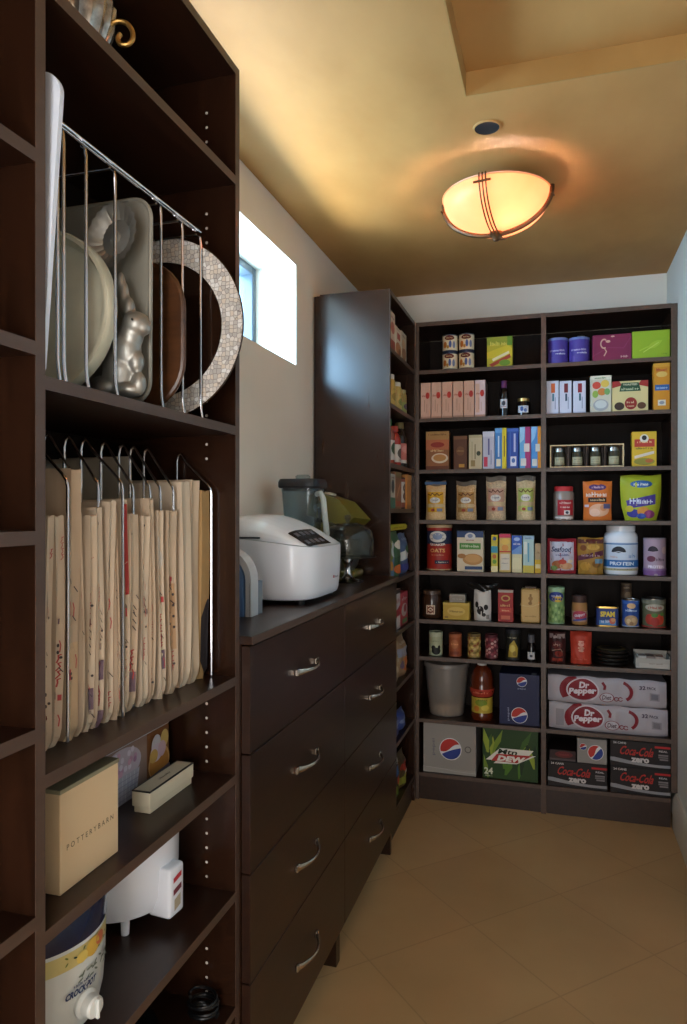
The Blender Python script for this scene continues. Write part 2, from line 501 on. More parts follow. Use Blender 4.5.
# walls
w = MB(); T = .24
w.box(XL - T, XL, YN - .15, WY0, 0, ZC, WALL); w.box(XL - T, XL, WY1, YW + .15, 0, ZC, WALL)
w.box(XL - T, XL, WY0, WY1, 0, WZ0, WALL); w.box(XL - T, XL, WY0, WY1, WZ1, ZC, WALL)
struct(w.build('wall_left', smooth=0))
struct(MB().box(XL, XR, YW, YW + .15, 0, ZC, WALL).build('wall_back', smooth=0))
w = MB(); w.box(XR, XR + .07, .02, YW + .15, 0, ZC, WALL); w.box(XR, XR + .07, YN - .15, -.92, 0, ZC, WALL); w.box(XR, XR + .07, -.92, .02, 2.13, ZC, WALL)  # opening cut to let in the added side light
struct(w.build('wall_right', smooth=0))
w = MB(); w.box(XL, -.48, YN - .15, YN, 0, ZC, WALL); w.box(.42, XR, YN - .15, YN, 0, ZC, WALL); w.box(-.48, .42, YN - .15, YN, 2.15, ZC, WALL)  # opening cut to let in the added light behind the camera
struct(w.build('wall_front', smooth=0))
# unseen boxes added round the two fill lights to shut out the sky
w = MB(); y1_ = YN - .15
w.box(-.70, .65, y1_ - .60, y1_ - .50, 0, 2.5, WALL); w.box(-.70, -.60, y1_ - .50, y1_, 0, 2.5, WALL); w.box(.55, .65, y1_ - .50, y1_, 0, 2.5, WALL); w.box(-.60, .55, y1_ - .50, y1_, 2.3, 2.5, WALL); w.box(-.70, .65, y1_ - .60, y1_, -.05, 0, WALL)
struct(w.build('wall_sky_block', smooth=0))
w = MB(); x1_ = XR + .07
w.box(x1_ + .50, x1_ + .60, -1.15, .25, 0, 2.5, WALL); w.box(x1_, x1_ + .50, -1.15, -1.05, 0, 2.5, WALL); w.box(x1_, x1_ + .50, .15, .25, 0, 2.5, WALL); w.box(x1_, x1_ + .50, -1.05, .15, 2.3, 2.5, WALL); w.box(x1_, x1_ + .60, -1.15, .25, -.05, 0, WALL)
struct(w.build('wall_side_sky_block', smooth=0))
b = MB(); b.prism([(XR - .022, 0), (XR - .0005, 0), (XR - .0005, .155), (XR - .009, .155), (XR - .015, .145), (XR - .022, .125)], .02, YB + .005, BASEB)
struct(b.build('baseboard_right', smooth=30))
struct(MB().box(XL + .0005, XL + .014, YN, .17, 0, .12, BASEB, .003).build('baseboard_left'))
# window: dark frame set deep in the white reveal, clear pane
win = MB(); fx0, fx1 = XL - .235, XL - .172; fr = principled('dark window frame', '3c4650', 0.4)
win.box(fx0, fx1, WY1 - .035, WY1 - .0005, WZ0 + .0005, WZ1 - .0005, fr, .003); win.box(fx0, fx1, WY0 + .0005, WY0 + .035, WZ0 + .0005, WZ1 - .0005, fr, .003)
win.box(fx0, fx1, WY0 + .035, WY1 - .035, WZ0 + .0005, WZ0 + .032, fr, .003); win.box(fx0, fx1, WY0 + .035, WY1 - .035, WZ1 - .032, WZ1 - .0005, fr, .003)
win = struct(win.build('window_1'))
pane = MB().box(fx0 + .026, fx0 + .030, WY0 + .03, WY1 - .03, WZ0 + .03, WZ1 - .03, clear_mat('window pane', 'f4fafc', 0.01, .03)).build('pane', win)

# ---------------------------------------------------------------- espresso cabinets
def board_y(b, x0, x1, y0, y1, z, t=.018, edge='x1', m=None):
    """A shelf board whose top is at z, with a front strip coloured paler for light on the edge."""
    b.box(x0, x1 - .0012, y0, y1, z - t, z, m or WOODH)
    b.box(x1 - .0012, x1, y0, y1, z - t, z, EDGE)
def peg_holes(b, x, y, zs, nrm):
    for z in zs:
        pts = [(x + .0033 * cos(a * pi / 3), y, z + .0033 * sin(a * pi / 3)) for a in range(6)]
        b.add([(p[0], y + nrm * .0006, p[2]) for p in pts], [tuple(range(6)) if nrm < 0 else tuple(range(5, -1, -1))], P('c4beb4'))

XBK = XL + .006                                                  # back of the left-hand cabinets
tower = thing('shelving_tower', 'tall dark wooden open shelving tower along the left wall, nearest the camera', 'shelving', (XBK, .17, 0))
def rel(o, parent): o.parent = parent; o.location = -Vector(parent.location); return o
TZ = [2.1074, 1.579, 1.0501, .8425, .5951, .352, .10]            # shelves of the far bay, tops
TZL = [2.11, 1.872, 1.621, 1.374, 1.116, .872, .61, .352, .10]   # shelves of the near bay
TY = [(.17, .188), (.768, .786), (1.3687, 1.3867)]
for k, (y0, y1) in enumerate(TY):
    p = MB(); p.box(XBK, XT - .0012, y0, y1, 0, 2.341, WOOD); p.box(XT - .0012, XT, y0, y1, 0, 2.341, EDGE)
    bays = ([TZ] if k == 2 else []) + ([TZL] if k == 1 else [])
    for zs in bays:
        hz = [.064 + .0308 * i for i in range(72)]
        hz = [z for z in hz if all(not (s - .03 < z < s + .012) for s in zs) and (int(z * 9.3) % 3 != 1 or z < 1.0)]
        peg_holes(p, -.716, y0, hz, -1)
        peg_holes(p, -.93, y0, hz, -1)
    rel(p.build('side_panel', smooth=0), tower)
p = MB(); board_y(p, XBK, XT, .1885, TY[1][0], 2.341); board_y(p, XBK, XT, TY[1][1], TY[2][0], 2.341); rel(p.build('top_panel', smooth=0), tower)
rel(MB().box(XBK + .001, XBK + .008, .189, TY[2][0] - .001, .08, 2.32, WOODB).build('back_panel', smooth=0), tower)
for z in TZL:
    p = MB(); board_y(p, XBK + .009, XT, TY[0][1], TY[1][0], z); rel(p.build('shelf', smooth=0), tower)
for z in TZ:
    p = MB(); board_y(p, XBK + .009, XT, TY[1][1], TY[2][0], z); rel(p.build('shelf', smooth=0), tower)
rel(MB().box(XT - .04, XT - .024, TY[0][1], TY[1][0], 0, .08, WOODH).build('kick_board', smooth=0), tower)
rel(MB().box(XT - .04, XT - .024, TY[1][1], TY[2][0], 0, .08, WOODH).build('kick_board', smooth=0), tower)

# drawer cabinets, four drawers each, a bow handle on every drawer
ZCT = 1.1325
GAPS = [(.8796 + .0015, ZCT - .0215), (.6238 + .0015, .8796 - .0015), (.3897 + .0015, .6238 - .0015), (.128, .3897 - .0015)]
def bow_handle(parent, yc, zc):
    b = MB(); pts = []; n = 16; Lh = .148
    for i in range(n + 1):
        t = i / n; y = yc - Lh / 2 + Lh * t
        x = XD + .003 + .026 * sin(pi * t) ** .75
        pts.append((x, y, zc))
    vs = []; fs = []
    for i, (x, y, z) in enumerate(pts):
        t = i / n; q = abs(2 * t - 1)
        hh = .0045 + .0045 * q ** 3; th = .0035 + .002 * q ** 2
        dx = .7 if 0 < i < n else .5
        for a in range(8):
            an = 2 * pi * a / 8 + pi / 8
            vs.append((x + th * cos(an), y, z + hh * sin(an)))
    for i in range(n):
        for a in range(8): fs.append((i * 8 + a, i * 8 + (a + 1) % 8, (i + 1) * 8 + (a + 1) % 8, (i + 1) * 8 + a))
    fs += [tuple(range(8)), tuple(n * 8 + k for k in range(8))]
    b.add(vs, fs, NICKEL)
    for s in (-1, 1): b.box(XD + .0002, XD + .009, yc + s * (Lh / 2) - .008, yc + s * (Lh / 2) + .008, zc - .0085, zc + .0085, NICKEL, .002)
    return b.build('handle', parent)
def drawer_cabinet(y0, y1, label, first):
    root = thing('drawer_cabinet', label, 'drawer cabinet', (XBK, y0, 0))
    p = MB(); x1 = XT + .002
    p1 = MB(); p1.box(XBK, x1, y0, y0 + .018, 0, ZCT - .0185, WOOD); rel(p1.build('side_panel', smooth=0), root)
    p1 = MB(); p1.box(XBK, x1, y1 - .018, y1, 0, ZCT - .0185, WOOD); rel(p1.build('side_panel', smooth=0), root)
    p1 = MB(); p1.box(XBK + .002, x1 - .001, y0 + .0185, y1 - .0185, .11, .126, WOODH); rel(p1.build('bottom_panel', smooth=0), root)
    p1 = MB(); p1.box(XT - .07, XT - .054, y0 + .0185, y1 - .0185, 0, .109, WOODH); rel(p1.build('kick_board', smooth=0), root)
    for z0, z1 in GAPS:
        d = MB(); d.box(XT + .0035, XD, y0 + .001, y1 - .001, z0, z1, WOODH, .0012)
        d.box(XT - .30, XT + .0035, y0 + .03, y1 - .03, z0 + .02, z1 - .03, WOODH)
        d = rel(d.build('drawer', smooth=30), root)
        h = bow_handle(d, (y0 + y1) / 2 - .002, (z0 + z1) / 2)
    return root
YM = 2.094
drawer_cabinet(1.3877, YM, 'dark wooden cabinet of four drawers, the one nearer the camera, beside the tall shelving tower', 1)
drawer_cabinet(YM + .0006, 2.834, 'dark wooden cabinet of four drawers, the farther one, below the cake stand', 0)
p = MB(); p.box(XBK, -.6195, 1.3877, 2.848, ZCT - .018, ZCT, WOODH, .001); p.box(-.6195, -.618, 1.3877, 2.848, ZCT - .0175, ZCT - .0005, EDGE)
tag(p.build('worktop', smooth=0), 'dark wooden worktop running over both drawer cabinets below the window', 'worktop')

# corner shelving with its tall side towards the camera
XTC = -.656                                                      # front of the corner shelving
YC0, YC1, ZS = 2.866, 3.398, 2.316
corner = thing('corner_shelving', 'tall dark wooden corner shelving whose tall side panel catches the window light', 'shelving', (XBK, YC0, 0))
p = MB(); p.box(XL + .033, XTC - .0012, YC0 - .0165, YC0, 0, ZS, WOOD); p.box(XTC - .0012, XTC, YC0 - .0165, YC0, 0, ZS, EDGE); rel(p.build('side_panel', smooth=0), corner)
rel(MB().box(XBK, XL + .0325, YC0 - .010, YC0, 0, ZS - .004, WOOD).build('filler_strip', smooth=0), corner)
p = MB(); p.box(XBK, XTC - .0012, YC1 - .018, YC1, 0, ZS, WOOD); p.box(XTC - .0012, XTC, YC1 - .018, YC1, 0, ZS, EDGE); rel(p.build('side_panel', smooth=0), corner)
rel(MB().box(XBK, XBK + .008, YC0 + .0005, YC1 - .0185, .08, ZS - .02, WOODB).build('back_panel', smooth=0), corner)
CZ = [2.08, 1.848, 1.60, 1.41, 1.109, .876, .64, .40, .13]
p = MB(); board_y(p, XBK + .0085, XTC, YC0 + .0005, YC1 - .0185, ZS); rel(p.build('top_panel', smooth=0), corner)
for z in CZ:
    p = MB(); board_y(p, XBK + .0085, XTC, YC0 + .0005, YC1 - .0185, z); rel(p.build('shelf', smooth=0), corner)
rel(MB().box(XTC - .03, XTC - .014, YC0 + .0005, YC1 - .0185, 0, .111, WOODH).build('kick_board', smooth=0), corner)

# far shelving, two bays across the end wall
XB0, XB1 = XTC + .0005, XR - .001
far = thing('pantry_shelving', 'wide dark wooden pantry shelving of two bays across the far wall', 'shelving', ((XB0 + XB1) / 2, YB, 0))
XDV = -.056
def panel_x(x0, x1, z0, z1):
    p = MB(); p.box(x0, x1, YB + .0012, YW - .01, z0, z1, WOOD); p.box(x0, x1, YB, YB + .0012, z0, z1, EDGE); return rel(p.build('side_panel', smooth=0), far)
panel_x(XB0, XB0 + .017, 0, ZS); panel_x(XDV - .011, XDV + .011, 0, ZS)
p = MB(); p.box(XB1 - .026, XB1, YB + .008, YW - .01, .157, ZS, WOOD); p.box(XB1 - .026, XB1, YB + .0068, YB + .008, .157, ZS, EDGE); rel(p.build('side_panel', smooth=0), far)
def board_x(x0, x1, z, name, t=.018):
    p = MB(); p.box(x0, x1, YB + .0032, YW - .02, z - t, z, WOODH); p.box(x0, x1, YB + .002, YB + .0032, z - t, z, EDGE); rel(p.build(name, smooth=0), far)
BAYS = [(XB0 + .0175, XDV - .0115), (XDV + .0115, XB1 - .0265)]
BZ = [2.082, 1.849, 1.600, 1.356, 1.109, .874, .694, .392, .131]
for x0, x1 in BAYS:
    board_x(x0, x1, ZS, 'top_panel', .020)
    for z in BZ: board_x(x0, x1, z, 'shelf')
    rel(MB().box(x0, x1, YB + .012, YB + .028, 0, BZ[-1] - .0185, WOODH).build('kick_board', smooth=0), far)
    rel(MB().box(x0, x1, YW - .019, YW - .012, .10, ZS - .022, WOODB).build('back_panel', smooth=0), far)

# ---------------------------------------------------------------- ceiling fittings
lamp = thing('ceiling_lamp', 'amber glass bowl ceiling lamp with bronze straps, glowing above the aisle', 'ceiling lamp', (-.202, 2.539, ZC))
AMB = bpy.data.materials.new('amber glass bowl'); AMB.use_nodes = True
N, L = nodes_of(AMB); bs = N['Principled BSDF']
bs.inputs['Base Color'].default_value = rgb('f2c48c'); bs.inputs['Roughness'].default_value = .35
tr = N.new('ShaderNodeBsdfTranslucent'); tr.inputs['Color'].default_value = rgb('ffc382')
mx = N.new('ShaderNodeMixShader'); mx.inputs[0].default_value = .72
nz = N.new('ShaderNodeTexNoise'); nz.inputs['Scale'].default_value = 6; nz.inputs['Detail'].default_value = 5
cr = N.new('ShaderNodeValToRGB'); cr.color_ramp.elements[0].color = rgb('f2b898'); cr.color_ramp.elements[1].color = rgb('ffe4d2')
tcn = N.new('ShaderNodeTexCoord'); L.new(tcn.outputs['Object'], nz.inputs['Vector']); L.new(nz.outputs['Fac'], cr.inputs['Fac']); L.new(cr.outputs['Color'], tr.inputs['Color'])
L.new(bs.outputs[0], mx.inputs[1]); L.new(tr.outputs[0], mx.inputs[2]); L.new(mx.outputs[0], N['Material Output'].inputs['Surface'])
bs.inputs['Emission Color'].default_value = rgb('ffa878'); bs.inputs['Emission Strength'].default_value = 0.15
RB, HB = .184, .125; ZR = -.052
bowl = [(.012, ZR - HB)] + [(RB * sin(a), ZR - HB * cos(a)) for a in [pi / 2 * k / 14 for k in range(1, 15)]]
b = MB(); b.lathe(bowl + [(RB + .004, ZR + .002), (RB - .004, ZR + .004)] + [((RB - .006) * sin(a), ZR - (HB - .006) * cos(a)) for a in [pi / 2 * k / 14 for k in range(14, 0, -1)]], AMB, 48)
b.build('glass_bowl', lamp)
b = MB(); b.lathe([(0, ZR + .005), (.181, ZR + .005), (.183, ZR + .007), (.085, -.026), (.085, -.0005), (0, -.0005)], principled('white light shield', 'd8cfc0', .6), 40); b.tube([(0, 0, -.02), (0, 0, ZR - HB)], .006, BRONZE)  # wide pan added above the bulb to keep its light off the ceiling
b.build('canopy_light_shield', lamp)
b = MB(); b.lathe([(0, ZR - HB - .030), (.009, ZR - HB - .027), (.013, ZR - HB - .017), (.02, ZR - HB - .011), (.024, ZR - HB - .006), (.024, ZR - HB + .002), (0, ZR - HB + .002)], BRONZE, 24)
b.build('finial', lamp)
def strap(az, name, rods, wdt):
    b = MB(); ca, sa_ = cos(az), sin(az)
    for off in rods:
        pts = []
        for k in range(1, 19):
            a = pi / 2 * (k / 17.0) * .98
            r = (RB + .007) * sin(a); z = ZR - (HB + .006) * cos(a)
            pts.append((r * ca - off * sa_, r * sa_ + off * ca, z))
        b.tube(pts, wdt, BRONZE, 8)
    a = pi / 2 * .90; r = (RB + .012) * sin(a); z = ZR - (HB + .011) * cos(a)
    sp = max(abs(q) for q in rods) + .018
    b.tube([(r * ca - o * sa_, r * sa_ + o * ca, z) for o in (-sp, sp)], .004, BRONZE, 8)
    b.build(name, lamp)
az0 = radians(-99)
strap(az0, 'strap', (-.011, 0, .011), .0028)
strap(az0 + pi / 2, 'strap', (0,), .0085)
strap(az0 + pi, 'strap', (-.011, 0, .011), .0028)
strap(az0 - pi / 2, 'strap', (0,), .0085)
bl = bpy.data.lights.new('bulb', 'POINT'); bl.energy = 100; bl.color = (1.0, .74, .56); bl.shadow_soft_size = .03
bo = bpy.data.objects.new('bulb', bl); COL.objects.link(bo); bo.parent = lamp; bo.location = (0.035, -.06, ZR - .062)

dl = thing('recessed_downlight', 'small round black recessed downlight in the ceiling beyond the coffer', 'downlight', (-.199, 2.162, ZC))
b = MB(); b.lathe([(.036, -.001), (.037, -.005), (.041, -.004), (.042, -.0005)], CEIL, 32); b.build('trim_ring', dl)
b = MB(); b.lathe([(0, -.0008), (.018, -.0012), (.0368, -.004)], principled('matte black baffle', '050505', .9), 32); b.build('baffle', dl)

# ---------------------------------------------------------------- far shelving: what stands on it
GAP = .0006
def slot(px0, px1, yt, row, back=.03):
    y = YB + back; x0, x1 = x_at(px0, y), x_at(px1, y)
    lo, hi = (BAYS[0] if (x0 + x1) / 2 < XDV else BAYS[1])
    x0 = max(x0, lo + .001); x1 = min(x1, hi - .001)
    z = BZ[row] + GAP; xc = (x0 + x1) / 2
    top = (BZ[row - 1] if row else ZS) - .022
    return xc, y, z, x1 - x0, min(z_at(yt, xc, y), top) - z
def S_box(name, px0, px1, yt, row, d, col, front, label, cat='box', back=.03, h=None, dz=0, **kw):
    xc, y, z, w, hh = slot(px0, px1, yt, row, back)
    return carton(name, w, d, (h or hh) , col, front, loc=(xc, y + d / 2, z + dz), label=label, cat=cat, **kw)
def S_pouch(name, px0, px1, yt, row, d, col, front, label, cat='bag', back=.03, **kw):
    xc, y, z, w, hh = slot(px0, px1, yt, row, back)
    return pouch(name, w, d, hh, col, front, loc=(xc, y + d / 2, z), label=label, cat=cat, **kw)
def S_round(px0, px1, yt, row, back=.03):
    xc, y, z, w, hh = slot(px0, px1, yt, row, back)
    return w / 2, hh, (xc, y + w / 2, z)

# --- left bay, top shelf
r, h, loc = S_round(441.5, 456.6, 348.0, 0, .04)
h = .088
cream_tin = tin('tin', r, h, 'e6d9bb', [('rect', -1.5, .0, 1.5, .12, '27324a'), ('ell', 0, .80, .34, .13, '6a2a1c'), ('scrib', 0, .80, .4, .07, 'e8cf9a', 5), ('ell', -.3, .42, .13, .18, 'c0722c'), ('ell', .05, .45, .09, .2, '4c5f9c'), ('ell', .3, .42, .09, .2, '7a86ac'), ('ell', -.1, .3, .08, .1, 'b8863c'), ('ell', 1.2, .5, .3, .3, 'b05a3a')], metal=principled('tin blue', '39415a', .35, .6), loc=loc, label='cream tin with dark blue rim, lower left of the stack of four', cat='tin', group='four stacked cream tins')
for px, k, lb in ((456.6, 1, 'upper left'), (473.9, 0, 'lower right'), (473.9, 1, 'upper right')):
    c = copy_thing(cream_tin)
    c.location = (loc[0] + (0 if px < 460 else 2 * r + .007), loc[1], loc[2] + k * (h + .0008))
    c.rotation_euler = (0, 0, (-.06, .05, .0)[k])
    c['label'] = 'cream tin with dark blue rim, %s of the stack of four' % lb
S_box('food_box', 487, 512.4, 336.7, 0, .05, 'b8ad2c', [('rect', -.5, .74, .5, 1, '8f9a30'), ('scrib', -.05, .78, .66, .14, 'e0d460', 6), ('poly', [(-.5, .5), (.3, .72), (.5, .6), (.5, .35), (-.5, .3)], 'd0be30'), ('poly', [(-.42, .1), (.4, .42), (.44, .3), (-.3, .02)], '9c3a28'), ('poly', [(-.3, .28), (.36, .52), (.38, .44), (-.26, .2)], 'e4dcb4'), ('ell', .2, .14, .22, .1, '6c9028'), ('rect', .3, .7, .5, 1, '5f8a2a')], 'yellow and green food box standing on the top shelf beside the stacked tins')

# --- six pink boxes, a dark bottle and a jar
x0 = BAYS[0][0] + .001; pitch = .0525
for k in range(6):
    xc = x0 + pitch * (k + .5)
    fr_ = [('rect', -.5, 0, .5, .06, 'b08a7a'), ('rect', -.42, .12, -.05, .9, 'd2ae9c'), ('ell', .2, .64, .2, .09, 'b8302a'), ('rect', .06, .58, .34, .72, 'b4342c'), ('scrib', -.2, .64, .34, .07, 'a04a40', 4), ('line', [(-.1, .2), (-.1, .52)], .05, '9a7a6a'), ('line', [(.12, .16), (.12, .4)], .04, 'a88474')]
    last = k == 5
    o = carton('cereal_bar_box', pitch - .0035, .13 if not last else .135, .176, 'cfaa98' if not last else 'd6c3c8', fr_, side='8a6a60' if last else None,
               loc=(xc, YB + .022 + .067, BZ[1] + GAP), rot=0, cat='box', group='row of six pink boxes',
               label=['pink upright box with red mark, first of the row of six from the left', 'pink upright box with red mark, second of the row of six', 'pink upright box with red mark, third of the row of six', 'pink upright box with red mark, fourth of the row of six', 'pink upright box with red mark, fifth of the row of six', 'paler pink box with red mark, last of the row of six, near the dark bottle'][k])
r, h, loc = S_round(499.0, 508.3, 380.3, 1)
DARKG = principled('dark sauce glass', '140c0c', .12)
o = round_pack('sauce_bottle', [(0, 0), (r, 0.001), (r, h * .62), (r * .9, h * .72), (r * .55, h * .78), (r * .55, h * .86), (0, h * .86)], DARKG, [('rect', -.42, .26, .42, .56, 'c9cdd8'), ('ell', 0, .42, .2, .08, '30303c'), ('scrib', 0, .32, .5, .05, '50505c', 5)], loc=loc, label='dark slender bottle with purple cap and white label beside the small jar', cat='bottle')
lid_on(o, r * .62, h * .80, h, P('5a2a5c'), 'cap')
r, h, loc = S_round(516.2, 530.2, 397.6, 1)
o = round_pack('jam_jar', [(0, 0), (r, .001), (r, h * .70), (r * .8, h * .82), (r * .8, h * .84), (0, h * .84)], DARKG, [('rect', -.4, .2, .4, .66, 'd4dcea'), ('ell', -.1, .45, .12, .16, '3c5c9c'), ('ell', .16, .36, .12, .13, '5a78b0'), ('scrib', 0, .58, .5, .08, '203058', 6)], loc=loc, label='small dark jam jar with gold lid and blue and white label', cat='jar')
lid_on(o, r * .86, h * .82, h, principled('gold lid', 'c8a868', .3, .8))

# --- upright boxes
S_box('pasta_box', 426, 449, 431.4, 2, .05, '8c5a36', [('rect', -.5, .78, .5, 1, 'a47c48'), ('rect', -.5, .52, .5, .78, 'b06440'), ('ell', .0, .65, .3, .07, '8c2c20'), ('scrib', 0, .92, .8, .05, '5c3c20', 9), ('scrib', 0, .5, .6, .06, 'e4c890', 8), ('ell', .1, .3, .36, .13, 'cfc0a8'), ('ell', .1, .31, .28, .09, 'b08048'), ('rect', -.5, 0, .5, .1, '6a3820')], 'brown and orange box with a soup bowl picture, left end of the third shelf')
S_box('tea_box', 453.5, 467.2, 436, 2, .09, '5a3420', [('rect', -.5, .9, .5, 1, '70482c'), ('ell', 0, .55, .3, .14, '6c4428'), ('scrib', 0, .56, .5, .06, 'a07c50', 5), ('rect', -.1, .06, .3, .16, 'c08838')], 'dark brown upright box between the soup box and the cream box')
S_box('tea_box', 468.8, 482, 435, 2, .09, 'c6bb9c', [('rect', -.5, .92, .5, 1, 'b4a884'), ('ell', .24, .46, .16, .07, '3a4030'), ('line', [(-.25, .2), (-.25, .8)], .06, 'a89c7c'), ('rect', -.34, .08, -.02, .26, '8c7a50'), ('line', [(-.02, .3), (-.02, .72)], .07, '6c644c')], 'cream upright box with small dark emblem, beside the dark brown box')
S_box('food_box', 482.7, 494.4, 431.4, 2, .11, 'bcc0d4', [('rect', -.5, .86, .5, 1, 'cfd2e0'), ('line', [(.02, .38), (.02, .8)], .14, '5a5c90'), ('rect', -.4, .06, -.08, .32, 'c03a58'), ('line', [(.22, .12), (.22, .5)], .07, '8088b0')], 'white upright box with lilac lettering and red corner')
S_box('food_box', 495, 506.4, 428, 2, .11, '3a7cc0', [('rect', .12, 0, .5, 1, 'd8c628'), ('rect', -.5, .88, .12, 1, '5c9cd8'), ('line', [(-.18, .3), (-.18, .8)], .12, 'cfe0f0'), ('rect', -.38, .06, .0, .24, 'e4e0c8'), ('line', [(.32, .3), (.32, .8)], .1, '7c7020')], 'blue and yellow striped upright box')
S_box('food_box', 507, 518.6, 428.3, 2, .11, '24489c', [('rect', -.5, .92, .5, 1, '3c64b8'), ('line', [(.16, .42), (.16, .86)], .16, 'aebce0'), ('rect', -.2, .06, .3, .3, 'd8dce8'), ('ell', .05, .2, .16, .06, '4a6cb0'), ('line', [(-.22, .3), (-.22, .9)], .1, '3c62b4')], 'dark blue upright box with pale panel near its foot')
S_box('food_box', 519.6, 530.6, 427, 2, .11, '5fa4d8', [('rect', .0, 0, .5, 1, 'a0306c'), ('poly', [(-.5, 1), (0, 1), (-.1, .7), (-.5, .6)], '9cc8e8'), ('rect', -.1, .4, .4, .6, 'd8ccc8'), ('rect', -.4, .06, .1, .24, 'd4d0c8')], 'blue and magenta upright box near the right end of its row')
S_box('food_box', 531.2, 541.6, 426.4, 2, .11, '4a8ed0', [('rect', .16, 0, .5, 1, 'd8902c'), ('poly', [(-.5, 1), (.1, 1), (-.1, .74), (-.5, .6)], '88bce8'), ('rect', -.06, .4, .4, .58, 'd8d8d0'), ('rect', -.4, .05, .1, .22, 'd4d4cc')], 'blue and orange upright box against the middle divider')

# --- four clear grain bags
def grain_bag(px0, px1, yt, grain, labelcol, label, seed, topcol):
    xc, y, z, w, h = slot(px0, px1, yt, 3, .02)
    g = mottled('grain ' + grain, grain, 'e0c9a0', 160, .6)
    o = pouch('grain_bag', w * .93, .062, h * .90, grain, [('rect', -.40, .22, .40, .80, labelcol), ('rect', -.40, .36, .40, .46, 'c9b48c'), ('ell', 0, .56, .26, .085, 'd6d4d0'), ('scrib', 0, .57, .36, .05, '5a5a78', 5), ('line', [(-.36, .74), (-.2, .70), (-.14, .77), (.0, .70), (.1, .76), (.2, .70), (.36, .75)], .045, '5c2a18'), ('rect', .1, .24, .36, .33, '7a86a0'), ('ell', -.1, .28, .1, .04, 'a04438')], loc=(xc, y + .033, z), label=label, cat='bag', group='clear grain bags', neck=.8, seed=seed, mat=g)
    b = MB()
    b.sheet(lambda u, t: ((u - .5) * w * .9 * (1 + .06 * t), -.012 * (1 - t) * sin(pi * u) + .005 * sin(9 * u + seed), h * .885 + t * h * .115 + .004 * sin(7 * u + seed)), 14, 3, topcol)
    b.sheet(lambda u, t: (-(u - .5) * w * .9 * (1 + .06 * t), .002 + .012 * (1 - t) * sin(pi * u) + .005 * sin(9 * (1 - u) + seed), h * .885 + t * h * .115 + .004 * sin(7 * (1 - u) + seed)), 14, 3, topcol)
    b.build('bag_top', o, recalc=False)
    return o, w, h
cl = clear_mat('crinkled clear film', 'a89c90', .45, .2)
o, w_, h_ = grain_bag(424, 445.6, 481, 'cda468', 'd6a42c', 'clear grain bag with yellow label, held shut by a blue clip', 1, cl)
cp = carton('bag_clip', w_ * 1.0, .022, .014, '3c5c84', loc=(o.location.x, o.location.y, o.location.z + h_ * .912), label='blue plastic clip holding the yellow labelled grain bag shut', cat='clip')
grain_bag(454.6, 476.5, 481, 'b08a58', 'b08850', 'clear grain bag with tan label, second from the left', 2, cl)
grain_bag(484.7, 506.4, 476, 'a8907c', 'c09884', 'clear grain bag with pinkish label, third from the left', 3, cl)
grain_bag(515.3, 536, 475.5, 'b8a47c', 'b4be68', 'clear grain bag with pale green label, nearest the middle divider', 4, cl)

# --- oats canister, cookie box, thin boxes
r, h, loc = S_round(425, 449.9, 522.7, 4)
o = round_pack('oats_canister', [(0, 0), (r, .001), (r, .004), (r, h * .93), (0, h * .93)], P('9c2c24'), [('rect', -1.57, .62, 1.57, .93, '24304c'), ('rect', -1.57, .0, 1.57, .035, 'c8b088'), ('ell', 0, .79, .36, .13, 'd8d4cc'), ('ell', 0, .80, .2, .08, '8898b8'), ('text', 'QUAKER', 0, .62, .66, .06, 'e4dcd0', {'bold': .04, 'arc': -.02}), ('text', 'OATS', 0, .47, .62, .09, 'e0b070', {'bold': .03}), ('scrib', .0, .37, .5, .04, 'd89070', 8), ('rect', -.1, .16, .5, .24, '24304c'), ('scrib', .2, .2, .5, .035, 'd0c8b8', 7)], loc=loc, label='red and dark blue round oats canister with a tan lid', cat='canister')
lid_on(o, r * 1.03, h * .93, h, P('c2a47c'))
S_box('cookie_box', 457, 483.4, 531, 4, .06, 'd6ccb4', [('rect', -.5, .84, .5, 1, '28406c'), ('ell', 0, .86, .2, .1, 'd4d4d4'), ('ell', 0, .88, .1, .05, '7c8cac'), ('text', 'QUAKER', 0, .77, .3, .035, '8c2c24', {'bold': .03}), ('rect', -.4, .55, .4, .70, '4c8a3c'), ('scrib', 0, .63, .66, .07, 'dce4c8', 9), ('ell', .1, .3, .38, .14, 'b88850'), ('ell', .1, .32, .3, .1, 'c89a60'), ('ell', -.32, .38, .16, .06, 'a87440'), ('rect', -.2, .05, .46, .13, '2c4470')], 'white cookie box with blue top, green banner and biscuit picture')
S_box('drink_mix_box', 491.2, 497.7, 535, 4, .09, 'c8bc48', [('rect', -.5, .84, .5, 1, 'd8c428'), ('rect', -.5, .52, .5, .70, '3c98b4'), ('ell', 0, .42, .3, .06, 'c86c3c'), ('ell', 0, .28, .3, .06, '6c9c3c'), ('ell', 0, .9, .3, .05, '3c5c8c'), ('rect', -.5, 0, .5, .16, 'e0d8a8')], 'thin yellow box with teal band, left of the row of slim boxes')
S_box('drink_mix_box', 499.3, 510.8, 534, 4, .09, 'd0b468', [('rect', -.5, .9, .5, 1, 'c83c60'), ('ell', 0, .8, .38, .08, 'e0c060'), ('ell', 0, .64, .3, .08, 'd4944c'), ('rect', -.5, .52, .5, .56, 'c04434'), ('rect', -.4, .06, .4, .48, 'd6d0c0'), ('scrib', 0, .36, .6, .04, '8c8c94', 7), ('scrib', 0, .24, .6, .04, '8c8c94', 7)], 'slim box with orange and pink top and a white lower half')
